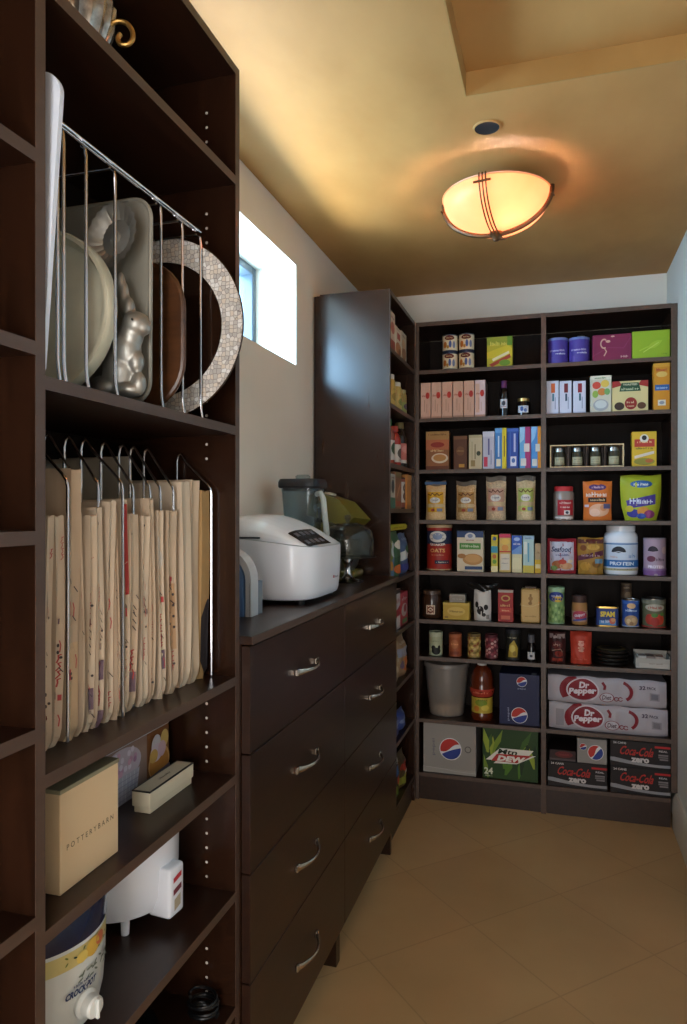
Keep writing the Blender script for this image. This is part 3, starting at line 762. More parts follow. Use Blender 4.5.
S_box('drink_mix_box', 511.8, 521.9, 535.5, 4, .09, 'd4d0a8', [('rect', -.5, .58, .5, 1, '2c58b4'), ('poly', [(-.5, .58), (.5, .76), (.5, .5), (-.5, .5)], '6c98d0'), ('ell', 0, .9, .3, .05, 'a8c0e8'), ('scrib', 0, .78, .7, .07, 'e4e8f0', 6), ('rect', -.4, .1, .4, .4, 'dcd8b0')], 'slim box with deep blue top and pale yellow foot')
S_box('drink_mix_box', 523, 534, 535.8, 4, .09, 'a8c8c8', [('rect', -.5, .9, .5, 1, '98b8d0'), ('scrib', 0, .94, .6, .04, '3c5c78', 7), ('line', [(.0, .3), (.0, .8)], .14, '5c9cb8'), ('rect', -.5, 0, .5, .2, 'c8b850'), ('rect', -.4, .5, -.14, .84, 'd8e0d8')], 'slim pale teal box with yellow foot')
S_box('drink_mix_box', 534.9, 541.2, 543.8, 4, .08, 'b49c78', [('rect', -.5, 0, .5, .46, 'd0a828'), ('rect', -.4, .16, .4, .3, 'e4d4a0'), ('scrib', 0, .7, .6, .1, '8c7450', 4)], 'short tan and yellow slim box against the middle divider')

# --- coffee jar and packets
r, h, loc = S_round(419.8, 440.4, 590.8, 5)
BROWNG = principled('brown jar', '3a2418', .18)
o = round_pack('coffee_jar', [(0, 0), (r * .92, .001), (r, h * .06), (r, h * .72), (r * .86, h * .84), (r * .86, h * .86), (0, h * .86)], BROWNG, [('rect', -.22, .18, .22, .56, 'c8b098'), ('rect', -.17, .22, .17, .52, '6c3424'), ('ring', 0, .38, .05, .09, 'd8c0a8', .5, 5.4)], loc=loc, label='round brown coffee jar with a small square label, left end of its shelf', cat='jar')
lid_on(o, r * .90, h * .86, h, principled('brown lid', '4c3628', .4))
S_box('tea_box', 443, 469.4, 602.8, 5, .07, 'b8983c', [('rect', -.5, .86, .5, 1, 'c4a850'), ('ell', 0, .5, .34, .26, 'c8ac58'), ('scrib', 0, .5, .5, .14, '7c6030', 7), ('rect', -.44, .08, -.3, .2, '8c7030')], 'low mustard yellow tea box with a grey box on top')
xc, y, z, w, hh = slot(443, 469.4, 602.8, 5, .03)
x1_, x2_ = x_at(449, y), x_at(465, y)
carton('tea_box', x2_ - x1_, .05, .039, '8f877c', [('rect', -.5, .8, .5, 1, '9c948a'), ('scrib', 0, .45, .6, .18, 'b8b0a4', 6)], loc=((x1_ + x2_) / 2, y + .035, z + hh + .0006), label='small grey box resting on top of the low mustard tea box', cat='box')
o = S_pouch('coffee_bag', 473.2, 490.8, 590, 5, .055, 'd0ccc8', [('ell', -.1, .34, .2, .14, '24201e'), ('ell', .22, .44, .12, .09, '2c2826'), ('ell', -.3, .52, .1, .1, '2a2624'), ('ell', .1, .2, .12, .06, '34302e'), ('rect', .24, .06, .4, .2, '8c8884')], 'white coffee bag with black patches and crumpled black top', neck=.9, seed=5)
xc, y, z, w, hh = slot(473.2, 490.8, 590, 5, .03)
b = MB(); bf = principled('black foil', '1c1a18', .28)
b.sheet(lambda u, t: ((u - .5) * w * (1.1 + .75 * t) , -.022 * (1 - .4 * t) * sin(pi * u) + .006 * sin(11 * u + 4 * t), hh * .97 + t * .03 + .005 * sin(8 * u)), 20, 6, bf)
b.sheet(lambda u, t: (-(u - .5) * w * (1.1 + .75 * t) , .022 * (1 - .4 * t) * sin(pi * u) + .006 * sin(11 * (1 - u) + 4 * t), hh * .97 + t * .03 + .005 * sin(8 * (1 - u))), 20, 6, bf)
b.sheet(lambda u, t: ((u - .5) * w * 1.85, (t - .5) * .03 * sin(pi * u) + .006 * sin(11 * u + 4), hh * .97 + .03 + .005 * sin(8 * u)), 20, 2, bf)
b.build('bag_top', o, recalc=False)
S_box('cocoa_tin', 498, 513.2, 590, 5, .05, '9c2c2c', [('rect', -.5, .92, .5, 1, 'b0a498'), ('ell', 0, .74, .3, .1, 'b89454'), ('ell', 0, .74, .2, .06, '8c2424'), ('scrib', 0, .52, .7, .08, 'd8b070', 5), ('rect', -.4, .3, .4, .44, 'b84438'), ('rect', -.3, .08, .3, .2, 'c46a50'), ('scrib', 0, .36, .5, .05, 'e0c090', 6)], 'red cocoa tin with gold crest and pale rim', cat='tin')
o = S_box('rice_bag', 521, 540.2, 589, 5, .06, 'c09c60', [('rect', -.44, .06, .44, .9, 'c8a468'), ('line', [(.0, .55), (.0, .84)], .1, '8c6838'), ('ell', 0, .72, .12, .06, '9c7440'), ('ell', -.02, .58, .1, .05, '8c6838'), ('scrib', 0, .2, .6, .05, '8c6c3c', 8)], 'tan rice bag with twine tied round it and brown printing', cat='bag', bev=.006)
xc, y, z, w, hh = slot(521, 540.2, 589, 5, .03)
b = MB(); e = .002; b.tube([(-w / 2 - e, -.03 - e, hh * .52), (0, -.03 - e - .001, hh * .48), (w / 2 + e, -.03 - e, hh * .58), (w / 2 + e, .03 + e, hh * .55), (-w / 2 - e, .03 + e, hh * .55)], .0012, P('d8c490'), 6, closed=True); b.build('twine', o)
b = MB(); b.box(-w * .3, w * .3, -.012, .012, hh, hh + .010, P('5a4a3c'), .002); b.build('bag_top', o)

# --- row of small cans
r, h, loc = S_round(428, 441.6, 632.3, 6)
tin('canister', r, h, 'a8ac8c', [('rect', -1.57, .8, 1.57, .97, 'b4b89c'), ('ell', .1, .2, .34, .15, '1c1c18'), ('ell', -.1, .34, .16, .1, '20201c'), ('ell', .32, .36, .1, .09, '24241e'), ('scrib', 0, .62, .6, .06, '6c7058', 6)], metal=P('98a088'), loc=loc, label='pale green canister with a black blot near its foot', cat='can')
r, h, loc = S_round(448, 460.9, 634, 6)
tin('canister', r, h, '9c5434', [('rect', -1.57, .84, 1.57, .97, 'ac6440'), ('ell', 0, .55, .3, .2, 'b06c44'), ('scrib', 0, .56, .6, .1, 'dc9c6c', 6), ('rect', -.4, .1, .4, .24, '7c3c28')], metal=P('8c4c34'), loc=loc, label='rust orange canister second from the left in its row', cat='can')
r, h, loc = S_round(467, 479.9, 634.2, 6)
tin('canister', r, h, 'a88c4c', [('rect', -1.57, .88, 1.57, .97, '6c5430')] + [('ell', -.55 + .22 * i, .15 + .15 * (j + (i % 2) * .5), .09, .07, ('d0b868', '7c6430', 'c8ac70', '8c4c2c')[(i * 3 + j) % 4], .6 * i) for i in range(6) for j in range(5)], metal=P('7c6840'), loc=loc, label='yellow mottled canister of dried fruit, third in its row', cat='can')
r, h, loc = S_round(484.5, 497.2, 635, 6)
tin('canister', r, h, '6c2c34', [('rect', -1.57, .88, 1.57, .97, '502028')] + [('ell', -.55 + .22 * i, .12 + .15 * (j + (i % 2) * .5), .09, .06, ('c8a8a0', '8c3c48', '501c28', 'b87c7c')[(i * 3 + j) % 4], -.5 * i) for i in range(6) for j in range(5)], metal=P('5c2c30'), loc=loc, label='dark red mottled canister, fourth in its row', cat='can')
r, h, loc = S_round(505, 519.8, 629.7, 6)
tin('coffee_tin', r, h, '24241f', [('rect', -1.57, .86, 1.57, .97, '2c2c30'), ('poly', [(-.3, .1), (.34, .1), (.4, .4), (.1, .66), (-.2, .5)], 'b0963c'), ('ell', 0, .38, .2, .12, 'd0bc60'), ('ell', .16, .22, .14, .08, '8c7434'), ('scrib', 0, .74, .7, .06, 'a8a088', 6)], metal=P('2a2c34'), loc=loc, label='black tin with yellow picture, fifth in its row', cat='tin')
r, h, loc = S_round(526.6, 535.8, 635, 6)
o = round_pack('spice_bottle', [(0, 0), (r, .001), (r, h * .55), (r * .62, h * .68), (r * .62, h * .74), (0, h * .74)], DARKG, [('rect', -.44, .1, .44, .46, 'c8c8cc'), ('ell', 0, .28, .16, .07, '3c3c44'), ('scrib', 0, .4, .5, .04, '50505a', 5)], loc=loc, label='small dark bottle with white label and grey cap against the divider', cat='bottle')
lid_on(o, r * .72, h * .70, h, P('56555c'), 'cap')

# --- bucket, juice jug, blue cola case
xc, y, z, w, hh = slot(420.5, 466.6, 665.5, 7, .03)
FROST = clear_mat('frosted white plastic', 'd4ccc4', .26, .35)
Rt = w / 2; rb_ = Rt * .76
o = tag(MB().lathe([(0, .002), (rb_ * .96, 0), (rb_, .004), (Rt * .955, hh * .90), (Rt * .955, hh * .905)], FROST, 40).build('storage_bucket', None, (xc, y + Rt, z)), 'frosted round food bucket partly filled with flour, with a clear lid', 'bucket')
b = MB(); b.lathe([(Rt * .955, hh * .905), (Rt * .99, hh * .905), (Rt * 1.0, hh * .92), (Rt * 1.0, hh * .965), (Rt * .97, hh), (Rt * .90, hh * .985), (Rt * .88, hh * .955), (0, hh * .955)], FROST, 40); b.build('lid', o)
b = MB(); b.lathe([(0, .006), (rb_ * .93, .006), (rb_ * 1.0, hh * .22), (0, hh * .235)], mottled('flour', 'cbb69a', 'd8c6ac', 40, .8), 36); b.build('flour', o)

r, h, loc = S_round(468.6, 493.2, 662.5, 7)
JUICE = principled('amber juice', '5a2410', .10)
jp = [(0, 0), (r * .86, .001), (r * .92, h * .03), (r * .92, h * .10), (r * .86, h * .13), (r * .86, h * .42), (r * .93, h * .45), (r * 1.0, h * .50), (r * 1.0, h * .55), (r * .92, h * .60), (r * .95, h * .66), (r * .92, h * .74), (r * .74, h * .85), (r * .42, h * .92), (r * .36, h * .94), (0, h * .94)]
o = round_pack('juice_jug', jp, JUICE, [('rect', -.78, .14, .78, .42, 'b8a03c'), ('rect', -.78, .44, .78, .58, 'a83828'), ('ell', 0, .33, .3, .06, '7c9030'), ('ell', .2, .24, .2, .05, 'd0b84c'), ('scrib', 0, .38, .6, .04, '5c6c24', 7), ('scrib', 0, .52, .7, .04, 'd88c70', 6), ('ell', -.22, .22, .14, .05, 'c07830')], loc=loc, label='amber plastic juice jug with red and yellow label and white cap', cat='jug')
lid_on(o, r * .38, h * .93, h, P('d0c8c0'), 'cap')

def globe(cx, cy, r, asp, rot=0.0, ring=True):
    """Round red, white and blue emblem."""
    out = []
    R_ = r
    def pt(x, y):
        return (cx + (x * cos(rot) - y * sin(rot)) * R_, cy + (x * sin(rot) + y * cos(rot)) * R_ * asp)
    if ring: out.append(('ell', cx, cy, r * 1.08, r * 1.08 * asp, 'd8d8dc'))
    up = [pt(cos(a), sin(a)) for a in [pi * .04 + pi * .96 * k / 16 for k in range(17)]]
    mid = [pt(-.95 + 1.9 * k / 10, .02 + .16 * sin(-pi * .9 + 2 * pi * k / 10 * .9) + .22 * (k / 10) ** 2) for k in range(11)]
    out.append(('poly', up + mid, 'b4342c'))
    lo = [pt(cos(a), sin(a)) for a in [pi * 1.10 + pi * .86 * k / 16 for k in range(17)]]
    mid2 = [pt(.97 - 1.85 * k / 10, .0 - .22 * (k / 10) + .05 * sin(pi * k / 10) - .06) for k in range(11)]
    out.append(('poly', lo + mid2, '2c3c84'))
    return out
xc, y, z, w, hh = slot(499.4, 539.6, 674.3, 7, .03)
asp = w / hh
S_box('cola_case', 499.4, 539.6, 674.3, 7, .24, '23284a', [('rect', -.5, .0, .5, .02, '1c2040')] + globe(.06, .855, .12, asp, .2) + [('text', 'pepsi', .06, .715, .2, .035, '8c90a8'), ] + globe(.0, .19, .19, asp, .2) + [('text', 'pepsi', -.27, .2, .26, .06, '8088a8', {'rot': pi / 2})], 'dark blue cola case with two round red, white and blue emblems', 'case', topmarks=[('rect', .3, .0, .42, .2, 'a8acb8')])

# --- grey cola case, green soda case
xc, y, z, w, hh = slot(423.4, 476, 722.6, 8, .02); asp = w / hh
S_box('cola_case', 423.4, 476, 722.6, 8, .24, '8f8a84', globe(.02, .50, .195, asp, .25) + [('text', 'pepsi', -.30, .52, .34, .07, '6c6c74', {'rot': pi / 2}), ('ring', .35, .52, .045, .062, '5c5854', 0, 6.29, 1), ('rect', -.5, 0, .5, .10, '98938c'), ('line', [(-.5, .11), (-.1, .09), (.1, .06), (.5, .05)], .008, 'b0aaa4')], 'grey cola case with one large round red, white and blue emblem', 'case', back=.02)
xc, y, z, w, hh = slot(482.6, 538.2, 728.5, 8, .02); rn = random.Random(3)
leaf = []
for k in range(15):
    a = rn.uniform(-.46, .46); bb = rn.uniform(0, .6); l = rn.uniform(.25, .5); sl = rn.uniform(-.22, .22); wd = rn.uniform(.03, .07)
    top_ = min(.99, bb + l); a2 = max(-.48, min(.48, a + sl))
    leaf.append(('poly', [(a - wd * .3, bb), (a + wd * .3, bb), (max(-.49, min(.49, (a + a2) / 2 + wd)), (bb + top_) / 2), (a2, top_), (max(-.49, min(.49, (a + a2) / 2 - wd)), (bb + top_) / 2)], ('3c5c24', '6c8428', '1c3018', '8c9c34', '4c7424')[k % 5]))
S_box('soda_case', 482.6, 538.2, 728.5, 8, .24, '26401c', leaf + [('poly', [(-.44, .37), (-.18, .62), (.42, .62), (.34, .52), (.46, .52), (.12, .33), (-.30, .31), (-.24, .37)], 'd8d4cc'), ('poly', [(-.34, .36), (-.24, .50), (.40, .52), (.12, .35)], 'a82c28'), ('text', 'Mtn', -.04, .555, .34, .10, '1c3018', {'bold': .025, 'slant': .3}), ('text', 'DEW', .02, .42, .48, .11, 'e4e0d8', {'bold': .06, 'slant': .35}), ('text', '24', -.39, .15, .16, .13, 'd0d4c0', {'bold': .03}), ('scrib', -.38, .055, .14, .03, 'b0b8a0', 5)], 'green soda case with leafy pattern and slanting red and white name', 'case', back=.02)

# --- right bay, top shelf
def purple_tub(px0, px1, yt, label):
    r, h, loc = S_round(px0, px1, yt, 0, .02)
    o = round_pack('drink_tub', [(0, 0), (r * .97, .001), (r, .005), (r, h * .90), (0, h * .90)], P('4a3a92'), [('scrib', -.05, .56, .8, .09, 'b8b4dc', 9), ('scrib', .14, .42, .5, .07, 'd8d8e8', 7), ('rect', -.34, .04, -.22, .3, '5c4ca4'), ('ell', -.5, .3, .1, .2, '5a4aa8')], loc=loc, label=label, cat='tub', group='two purple drink tubs')
    lid_on(o, r * 1.02, h * .90, h, P('6c7cb4'))
    return o, r, h
purple_tub(547.6, 568.2, 337.2, 'round purple tub with blue lid, left end of the right bay top shelf')
o, r, h = purple_tub(568.9, 590.0, 336.4, 'round purple tub with something small on its lid, beside the magenta box')
tag(MB().lathe([(0, 0), (.018, 0), (.02, .006), (.016, .012), (0, .014)], STEEL, 20).build('lid_cap', None, tuple(o.location + Vector((.008, 0, h + .0006)))), 'small steel cap lying on the right hand purple tub', 'cap')
S_box('biscuit_box', 592.5, 631.6, 334.3, 0, .10, '7c2448', [('ring', -.2, .66, .07, .10, 'c8a08c', .9, 5.2, 1.4), ('line', [(-.2, .5), (-.14, .36), (-.2, .2)], .03, 'c8a08c'), ('ell', -.1, .74, .06, .05, 'c8a08c'), ('scrib', .32, .16, .2, .12, 'd0a8a0', 3), ('line', [(-.5, .2), (-.1, .5), (.3, .46), (.5, .9)], .012, '90385c'), ('ell', .02, .92, .05, .03, 'c8a08c')], 'wide magenta biscuit box with a pale curl motif', 'box')
S_box('biscuit_box', 632.2, 672, 330.5, 0, .10, '8fae28', [('line', [(-.3, .3), (-.1, .42), (.1, .4), (.28, .62)], .03, 'a4c03c'), ('ell', .1, .5, .18, .1, 'a0bc38', .5), ('line', [(-.2, .24), (.2, .56)], .02, 'c0d060'), ('scrib', .36, .16, .16, .06, '6c8820', 4)], 'wide lime green biscuit box at the right end of the top shelf', 'box')
# --- right bay, second shelf
for k, (a, bpx) in enumerate(((546.2, 558.7), (559.6, 571.6), (573.0, 585.8))):
    S_box('drink_box', a, bpx, 380.8, 1, .12, 'c9ccdc', [('rect', -.12, .64, .2, .92, ('c8602c', '74242c', '8c2430')[k]), ('line', [(.05, .4), (.05, .6)], .16, ('4c7c8c', '2c4c64', '3c6474')[k]), ('line', [(.22, .15), (.22, .5)], .07, '8c94ac'), ('rect', -.5, 0, .5, .05, 'b0b4cc')], ['white upright box with orange mark, left of the three in a row', 'white upright box with dark red mark, middle of the three in a row', 'white upright box with dark red mark, right of the three in a row'][k], 'box', group='three white drink boxes', sidemarks=[('rect', -.5, 0, .5, 1, '3a4a8c')] if k == 2 else ())
S_box('cereal_box', 590.3, 611.4, 375.7, 1, .05, 'c8c4b0', [('rect', -.5, .9, .5, 1, 'd8d4c0'), ('ell', -.2, .74, .2, .1, 'c84838'), ('ell', .2, .78, .2, .1, 'd8b850'), ('ell', .05, .56, .2, .1, 'c07838'), ('ell', -.26, .5, .14, .1, '8cac4c'), ('ell', .3, .56, .14, .09, '6c9c5c'), ('scrib', 0, .94, .6, .05, '4c7c4c', 7), ('ell', 0, .2, .36, .16, 'a0a4a8'), ('ell', 0, .22, .28, .11, 'c8ccc8')], 'bright cereal box with fruit picture and grey bowl', 'box')
S_box('cracker_box', 612.2, 648.2, 380.8, 1, .06, 'd0c088', [('poly', [(-.5, 1), (-.5, .78), (-.22, .86), (-.3, 1)], '9c2c28'), ('poly', [(.5, 1), (.5, .78), (.22, .86), (.3, 1)], '9c2c28'), ('poly', [(-.3, .66), (.3, .66), (.24, .94), (-.24, .94)], '2c4c34'), ('text', 'TOASTED', 0, .88, .4, .06, 'd8d0b0', {'bold': .02}), ('scrib', 0, .74, .5, .09, 'c8d0a8', 8), ('ell', -.3, .18, .14, .13, '3c2c24'), ('ell', .32, .18, .12, .11, '5c3c28'), ('ell', .02, .26, .17, .2, '8c2824'), ('scrib', .02, .3, .24, .07, 'e0c8a0', 4), ('scrib', .02, .18, .2, .06, 'e0c8a0', 4)], 'cream cracker box with dark green plaque and red corners', 'box')
S_box('pasta_box', 653.6, 671.9, 360.4, 1, .05, 'cf8a24', [('rect', -.5, .92, .5, 1, 'd89c34'), ('scrib', 0, .86, .7, .07, 'b03c34', 6), ('ell', 0, .76, .34, .06, 'd8b460'), ('rect', -.42, .42, .46, .54, '2c5c9c'), ('scrib', .02, .48, .7, .06, 'a8c0d8', 6), ('rect', -.24, .1, .24, .22, 'd8d0bc'), ('ell', 0, .16, .16, .035, '8c8c94')], 'tall orange box with blue band against the right wall', 'box')
# --- right bay, third shelf: open wooden crate with four jars, yellow box
xc, y, z, w, hh = slot(550, 624, 444.3, 2, .02)
cr_ = MB(); PINE = mottled('pine slats', 'c8a878', 'd8bc90', 18, .6, (.6, 4, 4)); D_ = .075; tk = .005
cr_.box(-w / 2, w / 2, -D_ / 2, D_ / 2, 0, tk, PINE); cr_.box(-w / 2, w / 2, -D_ / 2, D_ / 2, hh - tk, hh, PINE)
for k in range(5):
    xx = -w / 2 + (w - tk) * k / 4; cr_.box(xx, xx + tk, -D_ / 2, D_ / 2, tk, hh - tk, PINE if k in (0, 4) else P('3c2c22'))
cr_.box(-w / 2 + tk, w / 2 - tk, D_ / 2 - .003, D_ / 2, tk, hh - tk, P('2c2018'))
tag(cr_.build('jar_crate', None, (xc, y + D_ / 2, z), smooth=0), 'low wooden crate of four compartments with a jar in each', 'crate')
cellw = (w - tk) / 4; jr = min(.029, (cellw - tk) / 2 - .003); jh = (hh - 2 * tk) * .94
j0 = None
for k in range(4):
    lc = (xc - w / 2 + tk / 2 + cellw * (k + .5), y + jr + .008, z + tk + .0004)
    lb = 'small square jar with cream label, %s compartment of the wooden crate' % ('left end', 'second', 'third', 'right end')[k]
    if j0 is None:
        j0 = round_pack('spice_jar', [(0, 0), (jr, .001), (jr, jh * .66), (jr * .82, jh * .76), (jr * .82, jh * .78), (0, jh * .78)], principled('spice jar glass', '3c382c', .15), [('rect', -.40, .10, .40, .62, 'a8a284'), ('scrib', 0, .46, .5, .07, '504c38', 5), ('scrib', 0, .30, .6, .05, '686450', 7), ('rect', -.36, .13, .36, .2, '7c7858')], loc=lc, label=lb, cat='jar', group='four jars in the wooden crate')
        lid_on(j0, jr * .88, jh * .77, jh, STEEL)
    else:
        c = copy_thing(j0); c.location = lc; c['label'] = lb
S_box('soup_box', 632, 656.6, 431.5, 2, .05, 'd0a82c', [('rect', -.4, .56, .42, .78, 'b4382c'), ('ell', 0, .80, .18, .12, 'd8d4c8'), ('ell', 0, .82, .1, .07, '2c2c2c'), ('scrib', 0, .7, .6, .06, 'e8c890', 6), ('scrib', 0, .52, .7, .06, '2c4c2c', 7), ('poly', [(-.4, .3), (.4, .44), (.4, .36), (-.4, .22)], 'd8c8b8'), ('ell', 0, .14, .42, .1, '8c8434'), ('ell', .2, .16, .16, .06, 'b06030')], 'yellow soup box with red band, beside the wooden crate', 'box')
# --- right bay, fourth shelf
r, h, loc = S_round(553, 574.4, 486.3, 3)
JARC = principled('grey plastic jar', '8c8078', .25)
o = round_pack('candy_jar', [(0, 0), (r * .95, .001), (r, .006), (r, h * .80), (r * .88, h * .86), (0, h * .86)], JARC, [('rect', -.5, .0, .5, .13, 'd0ccc8'), ('rect', -.30, .18, .52, .70, 'a82430'), ('scrib', .1, .60, .6, .08, 'e0c8c0', 6), ('scrib', .1, .46, .5, .08, 'e0c8c0', 5), ('rect', .02, .2, .3, .34, 'e0dcd8'), ('ell', .16, .27, .08, .05, '3c3c48')], loc=loc, label='grey plastic jar with red lid and red label, left end of its shelf', cat='jar')
lid_on(o, r * .90, h * .86, h, P('b83034'))
S_pouch('snack_pouch', 583, 612.4, 480.8, 3, .05, 'd0702c', [('ell', 0, .84, .3, .08, '4c2c64'), ('scrib', 0, .84, .4, .06, 'd8b4c8', 6), ('scrib', -.02, .66, .76, .12, 'e4dcd0', 8), ('rect', -.32, .46, .3, .58, '3c241c'), ('scrib', 0, .52, .5, .06, 'e0c090', 7), ('ell', .05, .26, .34, .16, 'd8a888'), ('ell', -.1, .2, .18, .1, 'e0b8a0'), ('ell', .2, .32, .12, .08, 'c88860'), ('rect', .2, .3, .44, .42, '5c5c84'), ('rect', -.44, .34, -.3, .4, 'c8c0d0')], 'orange snack pouch with dark plaque and pale biscuits', 'pouch', seed=8, neck=.9)
S_pouch('snack_pouch', 621.7, 661.5, 474.8, 3, .07, 'a8b02c', [('ell', 0, .80, .28, .08, '3c64a0'), ('scrib', 0, .80, .4, .07, 'e4e4d4', 7), ('poly', [(-.38, .44), (.36, .58), (.36, .36), (-.34, .26)], '4c3c8c'), ('scrib', 0, .43, .6, .13, 'd8dce8', 7), ('ell', -.2, .16, .16, .09, '3c3c90'), ('ell', .05, .2, .16, .1, 'd08c3c'), ('ell', .2, .14, .14, .09, '8c3c6c'), ('ell', .0, .1, .12, .06, '3c58a8'), ('ell', -.3, .26, .1, .07, 'c8b83c')], 'lime green stand-up pouch with purple band, tallest on its shelf', 'pouch', seed=9, neck=.82, wtop=1.06, foot=.84)
# --- right bay, fifth shelf
S_pouch('frozen_meal_bag', 547, 576.8, 538.8, 4, .05, '8c2430', [('rect', -.40, .10, .40, .92, 'b8b4c4'), ('rect', -.34, .64, .34, .9, 'c8c8d8'), ('text', 'Seafood', -.02, .70, .66, .15, '24305c', {'bold': .03, 'slant': .2}), ('scrib', .04, .54, .5, .06, '3c4470', 7), ('ell', -.14, .26, .2, .12, 'a8643c'), ('ell', .14, .22, .22, .1, 'c89870'), ('ell', .02, .34, .14, .07, 'b84838'), ('ell', -.26, .16, .12, .07, '6c8444'), ('ell', .28, .36, .08, .05, 'd8c8a8')], 'red edged seafood bag with pale front, left end of its shelf', seed=10, lump=.5, neck=.9)
S_pouch('noodle_bag', 577.6, 604, 537.7, 4, .05, '9c7430', [('rect', -.48, .84, .48, .96, '5c2c24'), ('poly', [(-.48, .5), (.48, .66), (.48, .52), (-.48, .36)], '5c2840'), ('scrib', 0, .52, .7, .07, 'c8a8b0', 7), ('ell', -.2, .22, .2, .12, 'b88c3c'), ('ell', .22, .28, .16, .1, '7c5828'), ('ell', .1, .74, .24, .08, 'c09848'), ('rect', .16, .3, .46, .42, '6c90a8'), ('ell', -.28, .72, .12, .08, '7c4828')], 'crinkled golden noodle bag with plum coloured band', seed=11, lump=.7, neck=.92)
r, h, loc = S_round(604.8, 639.6, 524.4, 4)
o = round_pack('protein_tub', [(0, 0), (r * .95, .001), (r, .008), (r, h * .76), (r * .96, h * .82), (r * .80, h * .88), (r * .76, h * .89), (0, h * .89)], WHITEP, [('rect', -1.57, .10, 1.57, .74, 'c4cfdf'), ('rect', -1.57, .69, 1.57, .72, '4c78ac'), ('ell', -.1, .50, .22, .15, '2a2c34', 0, .15, 3.0), ('line', [(-.3, .50), (-.1, .53), (.1, .50)], .02, 'c8d0dc'), ('scrib', -.24, .41, .22, .05, 'c89c90', 4), ('scrib', .32, .44, .26, .10, '5c84b8', 4), ('rect', -1.57, .18, 1.57, .34, '2c68a8'), ('text', 'PROTEIN', 0, .26, .74, .085, 'd8e4f0', {'bold': .04}), ('rect', -1.57, .10, 1.57, .15, 'b8b088'), ('scrib', -.1, .13, .8, .03, '5c5c50', 9)], loc=loc, label='large white protein tub with blue band, biggest tub on the shelves', cat='tub')
lid_on(o, r * .86, h * .88, h, WHITEP)
r, h, loc = S_round(644.6, 667.6, 538.3, 4)
tin('protein_tin', r, h, 'a890a0', [('rect', -1.57, .0, 1.57, .14, '7c5488'), ('ell', -.14, .64, .24, .15, '2c2430', 0, .15, 3.0), ('ell', -.22, .45, .2, .08, '6c3448'), ('scrib', .2, .44, .4, .1, '543c50', 4), ('text', 'PROTEIN', .02, .24, .76, .08, 'e0d4e0', {'bold': .04}), ('rect', -1.57, .14, 1.57, .19, '8c6c98'), ('ell', .4, .68, .14, .1, 'c4a4a0')], metal=P('988894'), loc=loc, label='mauve protein tin near the right wall, smaller than the white tub', cat='tin')
# --- right bay, sixth shelf
r, h, loc = S_round(547.8, 564.6, 587.4, 5)
tin('nut_canister', r, h, '7c9c64', [('rect', -1.57, .86, 1.57, .97, '9cbc94'), ('ell', 0, .74, .5, .14, '2c3c84'), ('ell', .1, .68, .34, .08, 'c8a43c'), ('scrib', 0, .77, .6, .06, 'd8d8e4', 6)] + [('ell', -.56 + .18 * i, .08 + .12 * (j + (i % 2) * .5), .07, .045, ('a4bc7c', '5c7c44', '8cac68')[(i + j) % 3]) for i in range(7) for j in range(4)], metal=P('8cb08c'), loc=loc, label='green canister with blue emblem and nut pattern, left end of its shelf', cat='canister')
r, h, loc = S_round(572, 587.7, 595.8, 5)
o = round_pack('peanut_butter_jar', [(0, 0), (r * .93, .001), (r, .005), (r, h * .70), (r * .94, h * .76), (0, h * .76)], P('a07444'), [('rect', -1.57, .16, 1.57, .62, 'b08c7c'), ('ell', 0, .44, .52, .2, 'a83c54'), ('text', 'Skippy', 0, .44, .74, .15, 'd8d4e0', {'bold': .03, 'rise': .25}), ('poly', [(-.5, .22), (.5, .34), (.5, .24), (-.5, .16)], '3c4c94')], loc=loc, label='peanut butter jar with dark lid and red and blue label', cat='jar')
lid_on(o, r * .98, h * .76, h, P('3a2622'))
xc, y, z, w, hh = slot(596.5, 618.6, 606.7, 5, .03)
b = MB(); dd = .055
def rr(w_, d_, n=6, r_=.014):
    out = []
    for cx_, cy_, a0 in ((w_ / 2 - r_, d_ / 2 - r_, 0), (-w_ / 2 + r_, d_ / 2 - r_, pi / 2), (-w_ / 2 + r_, -d_ / 2 + r_, pi), (w_ / 2 - r_, -d_ / 2 + r_, 1.5 * pi)):
        for k in range(n + 1):
            a = a0 + pi / 2 * k / n; out.append((cx_ + r_ * cos(a), cy_ + r_ * sin(a)))
    return out
b.prism(rr(w, dd), 0, hh, P('2a3c74'), axis='z'); b.prism(rr(w * 1.02, dd * 1.03), 0, .004, principled('gold tin', 'c09c50', .3, .8), axis='z'); b.prism(rr(w * 1.02, dd * 1.03), hh - .008, hh, principled('gold tin', 'c09c50', .3, .8), axis='z')
decorate(b, [('rect', -.38, .08, .38, .3, '4c84b8'), ('text', 'SPAM', 0, .62, .66, .28, 'd8bc3c', {'bold': .05}), ('scrib', -.1, .26, .4, .16, 'd0d8e4', 4), ('ell', .22, .28, .14, .16, 'c0604c'), ('ell', .26, .34, .1, .1, 'c88c5c')], w, hh, lambda u, v, o: (u, -dd / 2 - o, v), L=.02)
tag(b.build('meat_tin', None, (xc, y + dd / 2, z), recalc=False, smooth=30), 'low blue meat tin with yellow lettering and gold rims', 'tin')
r, h, loc = S_round(622.8, 640, 600, 5)
tin('bean_can', r, h, '2c4c90', [('rect', -1.57, .84, 1.57, .97, '3c60a8'), ('ell', 0, .78, .26, .1, 'c8a87c'), ('scrib', 0, .62, .7, .1, 'd0dcec', 6), ('ell', 0, .24, .42, .2, 'b0906c'), ('ell', -.16, .22, .13, .09, 'd0b48c'), ('ell', .14, .27, .13, .09, 'c8a880'), ('ell', .0, .14, .12, .07, '8c6c4c'), ('rect', -1.57, .02, 1.57, .06, '8c98b0')], loc=loc, label='blue bean can standing before the taller brown can', cat='can')
